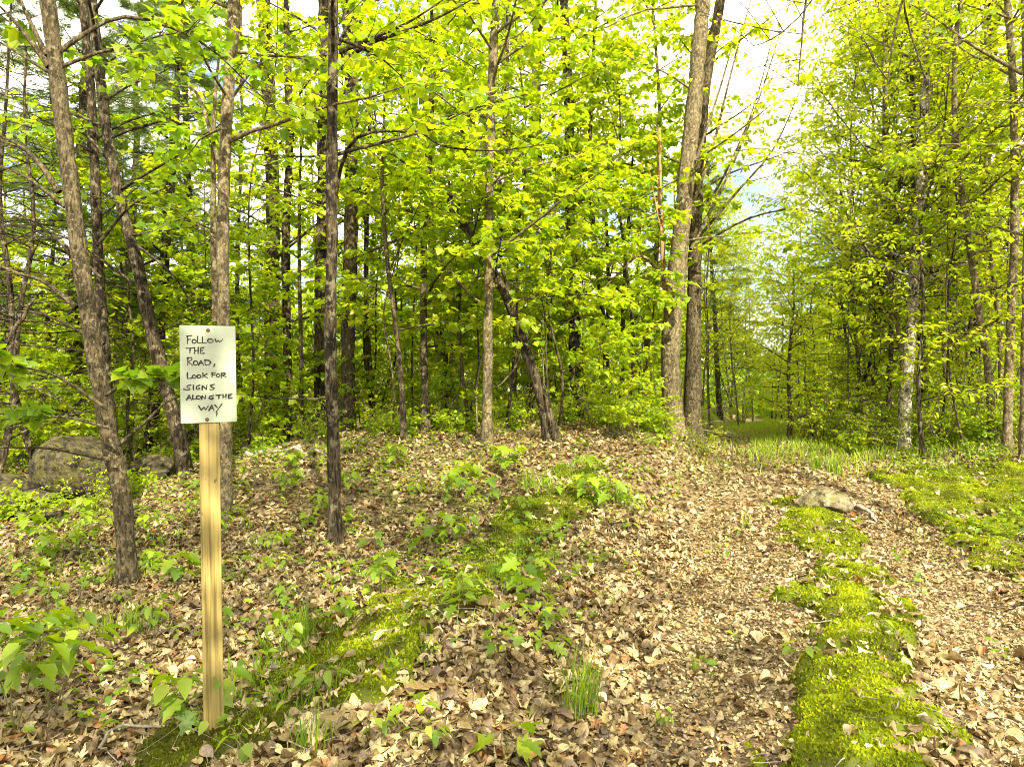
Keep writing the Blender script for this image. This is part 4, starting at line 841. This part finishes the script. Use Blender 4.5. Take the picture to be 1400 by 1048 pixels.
def seedling(seed, h, nst, leaf, size, nleaf, arch=.3):
    g = np.random.default_rng(seed); global rng
    rng = g; w, l = Acc(), Acc()
    az = g.uniform(0, 6.28, nst); st = limb_pts(np.zeros((nst, 3)) + g.normal(size=(nst, 3)) * [.02, .02, 0] - [0, 0, .02], az, g.uniform(1.1, 1.5, nst), h * g.uniform(.7, 1.1, nst), 6, np.zeros(nst), .12)
    V, q = tubes(st, np.linspace(.0035, .0015, 6)[None] * np.ones((nst, 1)), 5); w.add(V, [q])
    t = np.concatenate([np.full((nst, nleaf // 2), 1.0), g.uniform(.55, .9, (nst, nleaf - nleaf // 2))], 1); p, d = at(st, t); p = p.reshape(-1, 3); n = len(p)
    a = np.tile(np.arange(nleaf) * 2.4, nst) + g.uniform(0, 6, n) * .3
    pet = size * g.uniform(.3, .8, n); out = np.column_stack([np.cos(a), np.sin(a), g.uniform(-.1, .35, n)])
    tip = p + out * pet[:, None]
    V, q = tubes(np.stack([p, (p + tip) / 2 + [0, 0, .005], tip], 1), np.full((n, 3), .0011), 4); w.add(V, [q])
    f = out + np.column_stack([np.zeros(n), np.zeros(n), -g.uniform(.3, .9, n)])
    leaves(l, leaf, tip, f, np.array([[0, 0, 1.]]) + g.normal(size=(n, 3)) * .25, size * g.uniform(.7, 1.1, n), np.clip(.5 + g.normal(size=n) * .2, 0, 1))
    return w.mesh('seedling_stem', True), l.mesh('seedling_leaves')
FMAP = DRYMAPLE
SD = [seedling(501, .22, 1, FMAP, .13, 5), seedling(502, .16, 1, FMAP, .11, 4), seedling(503, .34, 3, OVATE, .11, 7), seedling(504, .5, 4, OVATE, .12, 10), seedling(505, .12, 2, OVATE, .06, 4), seedling(506, .3, 2, FMAP, .13, 7)]
SF = {}
def put_seed(k, px, py, s, label, name='seedling', group=None, loc=None, cat='plant'):
    b = hit(px, py) if loc is None else loc
    if k in SF: 
        r = copy_thing(SF[k], b, rr.uniform(0, 6), s, label, group)
        if not group and 'group' in r: del r['group']
        return r
    r = empty(name, b); tag(r, label, cat, group); link('stem', SD[k][0], M['stem'], r); link('foliage', SD[k][1], M['seedling'], r); r.scale = (s,) * 3; SF[k] = r
for k, px, py, s, lb in [
    (5, 600, 745, 1.0, 'maple seedling with broad drooping leaves on the bank middle'), (0, 570, 760, 1.0, 'maple seedling at the left of the broad leaved one'), (0, 640, 740, .9, 'maple seedling right of the broad leaved one'),
    (5, 715, 815, 1.0, 'maple seedling overhanging the litter right of the bank moss'), (1, 690, 800, .9, 'small maple seedling on the bank moss'), (5, 810, 690, 1.1, 'yellow green maple seedling near the road edge crest'), (0, 840, 695, 1.1, 'drooping pale maple seedling at the road edge'),
    (5, 690, 650, 1.2, 'maple seedling in front of the leaning trunk'), (5, 640, 680, 1.2, 'maple seedling below the slim pale trunk'), (0, 665, 690, 1.2, 'low maple seedling below the pale trunk'), (2, 620, 690, 1.0, 'bushy seedling left of the slim pale trunk foot'),
    (3, 70, 980, 1.0, 'tall leafy plant in the front left corner'), (3, 20, 1010, 1.05, 'leafy plant cut by the left edge in front'), (2, 95, 900, .9, 'leafy plant behind the front left corner plant'),
    (2, 262, 1005, 1.0, 'leafy plant left of the sign post foot'), (5, 285, 1010, .8, 'broad leaved seedling in front of the sign post foot'), (4, 330, 1040, 1.2, 'sprout at the bottom edge near the sign post'),
    (1, 690, 1046, 1.2, 'single bright maple seedling at the bottom edge'), (4, 590, 1042, 1.1, 'three leaved sprout at the bottom left of the litter'), (4, 520, 1025, 1.0, 'sprout on the front edge of the bank'), (1, 560, 990, .8, 'curled green seedling by the front litter'),
    (4, 430, 960, 1.4, 'clover like sprout right of the sign post'), (2, 210, 880, .8, 'green plant left of the post middle'), (2, 130, 745, 1.0, 'green plant below the boulder'), (2, 105, 765, .8, 'plant with pale stem below the boulder'), (5, 60, 770, .8, 'seedling at the left below the rocks'),
    (5, 545, 640, 1.0, 'seedling at the foot of the bent sapling'), (2, 520, 815, .7, 'seedling low on the bank right of the dark slim trunk'), (1, 515, 790, 1., 'maple seedling between the dark slim trunk and the bank moss'), (0, 470, 720, .8, 'seedling right at the dark slim trunk foot'),
    (4, 1210, 880, 1.2, 'pale sprout on the moss strip'), (4, 1085, 915, 1.2, 'green sprout at the left edge of the moss strip'), (4, 1235, 770, 1.0, 'sprout at the side of the right wheel track'), (4, 905, 1000, .8, 'tiny sprout in the worn left track'),
    (1, 360, 780, 1.0, 'seedling in the litter right of the post'), (2, 390, 900, .7, 'narrow plant between post and bank moss')]:
    put_seed(k, px, py, s, lb)
SREG = [(0, 240, 'left of the sign post'), (240, 445, 'right of the sign post'), (445, 660, 'right of the dark slim trunk'), (660, 1000, 'on the bank crest near the twin trunks'), (1000, 1400, 'on the forest edge right of the road')]
for i in range(150):
    for tr in range(20):
        px, py = rr.uniform(5, 1395), rr.uniform(600, 900); b = hit(px, py); u = b[0] - road_c(b[1])
        if (u < -.6 or (u > 2.8 and b[1] > 8.5)) and b[1] < 14: break
    sub = [s for a, c, s in SREG if a <= px < c][0]
    k = int(rr.choice([0, 1, 2, 4, 4, 5])); kind = ['maple seedling', 'small maple seedling', 'bushy seedling', '', 'tiny sprout', 'broad maple seedling'][k]
    put_seed(k, 0, 0, rr.uniform(.55, .9), kind + ' in leaf litter ' + sub, group=kind + 's ' + sub, loc=b)

# single big fallen leaves that read one by one
def fallen(label, tm, px, py, size, tint, mat, rz):
    acc = Acc(); V, p = tm; acc.add(V * size, p, np.full(len(V), tint))
    b = hit(px, py); b[2] += .045; o = link('fallen_leaf', acc.mesh('fallen_leaf'), M[mat], None, b); o.rotation_euler = (.18, -.1, rz); tag(o, label, 'leaf')
fallen('large tan oak leaf lying flat in the left wheel track', curled(OAK, .3, .1, .2, 91, .015), 900, 918, .15, .55, 'litter', -1.3)
fallen('pale star shaped dry leaf on the moss strip', curled(DRYMAPLE, .5, .3, .2, 92, .02), 1163, 932, .085, .8, 'litter', .6)
fallen('dry oak leaf lying across the upper moss strip', curled(OAK, .5, .3, .2, 93, .02), 1170, 782, .14, .7, 'litter', 1.2)
fallen('big brown oak leaf at the bottom left of the litter', curled(OAK, .6, .3, .2, 94, .02), 580, 955, .16, .4, 'litter', 2.1)

# ------------------------------------------------------------------ the sign
import bmesh
def bevel_box(name, sx, sy, sz, bev, mat, parent, loc=(0, 0, 0)):
    bm = bmesh.new(); bmesh.ops.create_cube(bm, size=1)
    for v in bm.verts: v.co = Vector((v.co.x * sx, v.co.y * sy, v.co.z * sz))
    bmesh.ops.bevel(bm, geom=bm.edges[:], offset=bev, segments=2, affect='EDGES', profile=.5)
    me = bpy.data.meshes.new(name); bm.to_mesh(me); bm.free()
    return link(name, me, mat, parent, loc)
def wood_mat():
    m, t, out = nodes('treated_pine')
    b = t.nodes.new('ShaderNodeBsdfPrincipled'); b.inputs['Roughness'].default_value = .7
    tcn = t.nodes.new('ShaderNodeTexCoord'); mpn = t.nodes.new('ShaderNodeMapping'); mpn.inputs['Scale'].default_value = (1, 1, .03)
    n = t.nodes.new('ShaderNodeTexNoise'); n.inputs['Scale'].default_value = 70; n.inputs['Detail'].default_value = 5
    t.links.new(tcn.outputs['Object'], mpn.inputs['Vector']); t.links.new(mpn.outputs['Vector'], n.inputs['Vector'])
    r = ramp(t, [(.35, G(.11, .08, .018)), (.45, G(.205, .155, .04)), (.58, G(.29, .22, .066))]); t.links.new(n.outputs['Fac'], r.inputs['Fac'])
    n2 = t.nodes.new('ShaderNodeTexNoise'); n2.inputs['Scale'].default_value = 26; n2.inputs['Detail'].default_value = 2
    mp2 = t.nodes.new('ShaderNodeMapping'); mp2.inputs['Scale'].default_value = (1.6, 1, .7); t.links.new(tcn.outputs['Object'], mp2.inputs['Vector']); t.links.new(mp2.outputs['Vector'], n2.inputs['Vector'])
    r2 = ramp(t, [(.70, (0, 0, 0)), (.75, (1, 1, 1))]); t.links.new(n2.outputs['Fac'], r2.inputs['Fac'])
    mm = t.nodes.new('ShaderNodeMix'); mm.data_type = 'RGBA'; mm.inputs['B'].default_value = (.10, .055, .02, 1)
    t.links.new(r2.outputs['Color'], mm.inputs['Factor']); t.links.new(r.outputs['Color'], mm.inputs['A'])
    t.links.new(mm.outputs['Result'], b.inputs['Base Color'])
    bp = t.nodes.new('ShaderNodeBump'); bp.inputs['Strength'].default_value = .3; bp.inputs['Distance'].default_value = .003; t.links.new(n.outputs['Fac'], bp.inputs['Height']); t.links.new(bp.outputs['Normal'], b.inputs['Normal'])
    t.links.new(b.outputs['BSDF'], out.inputs['Surface']); return m
M['wood'] = wood_mat()
M['panel'] = rough_mat('painted_panel', [(.3, G(.27, .31, .24)), (.7, G(.33, .37, .29))], 6, bump=.05, rough=.55, blot=[(G(.24, .26, .16), .58, .8)], bscale=4)
M['ink'] = rough_mat('black_marker_ink', [(.3, G(.012, .011, .010)), (.7, G(.03, .028, .025))], 60, bump=0, rough=.6)
M['rust'] = rough_mat('rusty_screw', [(.3, G(.06, .03, .018)), (.7, G(.16, .08, .045))], 90, bump=.3, rough=.6)
SD_ = 3.07
sb = hit(295, 1000); sb = np.array([(294 - 700) / F * SD_, SD_, float(ground_h((294 - 700) / F * SD_, SD_))])
top = P(284.5, 446, SD_)
sign = empty('trail_sign', sb); tag(sign, 'white handwritten sign screwed to a yellow wooden post', 'sign')
lean = math.atan2(top[0] - sb[0], top[2] - sb[2]); sign.rotation_euler = (0, lean, math.radians(25))
H = top[2] - sb[2]; PW = .082
post = bevel_box('post', PW, .038, H - .03 + .12, .004, M['wood'], sign, (0, 0, (H - .03) / 2 - .06))
SW, SH_ = 69.5 / F * SD_, 131 / F * SD_
board = bevel_box('sign_board', SW, .005, SH_, .0015, M['panel'], sign, (.0, -.0225, H - SH_ / 2))
def zx(x): return (x - 378) / 404 * SW
def zz_(y): return (528 - y) / 760 * SH_
def ell(cx, cy, rx, ry, a0=80, n=12): return [(cx + rx * math.cos(math.radians(a0 + 370 * i / n)), cy - ry * math.sin(math.radians(a0 + 370 * i / n))) for i in range(n + 1)]
STROKES = [
 [(232, 230), (233, 260), (231, 290)], [(226, 233), (264, 226)], [(232, 259), (253, 255)], ell(279, 272, 14, 15), [(304, 232), (302, 284), (331, 282)], [(339, 238), (338, 284), (369, 281)], ell(395, 266, 20, 14),
 [(430, 252), (437, 275), (453, 260), (461, 275), (480, 262), (482, 250)],
 [(221, 326), (272, 322)], [(250, 324), (247, 365)], [(282, 320), (281, 366)], [(308, 318), (306, 366)], [(281, 345), (307, 342)], [(347, 320), (324, 322), (323, 366), (349, 364)], [(323, 343), (342, 341)],
 [(233, 398), (231, 458)], [(227, 403), (256, 396), (263, 412), (236, 430), (266, 459)], ell(287, 440, 16, 16), [(308, 456), (325, 418), (342, 456)], [(314, 442), (339, 439)], [(354, 415), (355, 456)], [(350, 416), (384, 420), (397, 438), (382, 452), (355, 456)], [(424, 450), (417, 469)],
 [(228, 515), (227, 561), (259, 556)], ell(275, 546, 14, 12), ell(309, 544, 14, 12), [(338, 517), (337, 557)], [(367, 524), (340, 540), (371, 556)], [(405, 518), (403, 553)], [(400, 521), (431, 515)], [(404, 535), (424, 531)], ell(448, 538, 13, 12), [(473, 520), (471, 556)], [(470, 521), (496, 518), (501, 529), (476, 538), (508, 553)],
 [(250, 611), (226, 615), (222, 628), (246, 640), (235, 650), (199, 642)], [(269, 612), (268, 648)], [(314, 613), (292, 620), (287, 640), (304, 649), (317, 634), (301, 634)], [(330, 650), (332, 615), (362, 648), (365, 611)], [(418, 608), (393, 614), (395, 627), (419, 636), (411, 648), (386, 648)],
 [(219, 726), (238, 686), (253, 726)], [(226, 712), (249, 710)], [(263, 690), (262, 722), (286, 720)], ell(303, 708, 15, 13), [(326, 724), (328, 694), (352, 722), (355, 692)], [(412, 695), (386, 700), (379, 717), (399, 726), (413, 712), (398, 712)],
 [(429, 694), (471, 690)], [(452, 692), (450, 722)], [(481, 690), (480, 722)], [(503, 688), (502, 722)], [(480, 706), (502, 704)], [(546, 688), (521, 690), (520, 720), (548, 718)], [(520, 705), (540, 703)],
 [(305, 775), (322, 808), (342, 784), (353, 808), (373, 774)], [(377, 812), (398, 768), (413, 812)], [(384, 796), (408, 793)], [(420, 770), (440, 792)], [(471, 764), (428, 826)], [(435, 834), (432, 856)]]
words = {}; lr = np.random.default_rng(4); nst = 0
for s in STROKES:
    s = np.array(s, float); cyy = s[:, 1].mean(); ln_ = int(np.argmin([abs(cyy - v) for v in (259, 343, 430, 537, 630, 706, 795)])); wd = (ln_, (ln_ == 3 and s[:, 0].mean() > 390) or (ln_ == 5 and s[:, 0].mean() > 422))
    acc = words.setdefault(wd, Acc()); nst += 1
    n = max(6, int(np.linalg.norm(np.diff(s, axis=0), axis=1).sum() / 4))
    u = np.linspace(0, len(s) - 1, n)
    c = np.column_stack([np.interp(u, np.arange(len(s)), s[:, 0]), np.interp(u, np.arange(len(s)), s[:, 1])])
    if len(s) > 8: c = spline(s, n)
    d = norm(np.gradient(c, axis=0)); nr = np.column_stack([-d[:, 1], d[:, 0]])
    w = (4.4 + 1.3 * np.sin(np.linspace(lr.uniform(0, 3), lr.uniform(3, 7), n)))[:, None]
    V2 = np.concatenate([c + nr * w, c - nr * w]); y0 = -.0006 - .00002 * nst
    V = np.column_stack([zx(V2[:, 0]), np.full(2 * n, y0), zz_(V2[:, 1])])
    i = np.arange(n - 1); acc.add(V, [np.column_stack([i, i + n, i + n + 1, i + 1])])
    for e in (0, n - 1):                                          # round pen ends
        th = np.linspace(0, 2 * math.pi, 10, endpoint=False); R_ = w[e, 0] * .98
        V = np.column_stack([zx(c[e, 0] + R_ * np.cos(th)), np.full(10, y0 - .00001), zz_(c[e, 1] + R_ * np.sin(th))]); acc.add(V, [np.arange(10)[None, ::-1]])
for acc in words.values(): link('lettering', acc.mesh('lettering'), M['ink'], board, (0, -.0025, 0))
for zxp, zyp in ((379, 184), (363, 882)):
    bm = bmesh.new(); bmesh.ops.create_uvsphere(bm, u_segments=14, v_segments=8, radius=.0085)
    for v in bm.verts: v.co.y *= .45
    me = bpy.data.meshes.new('screw'); bm.to_mesh(me); bm.free(); link('screw', me, M['rust'], board, (zx(zxp), -.003, zz_(zyp)))
if __name__ == '__main__' and False: print(DIFF)
for q in DIFF: print('BASE', q)
print('VERTS', sum(len(m.vertices) for m in bpy.data.meshes))
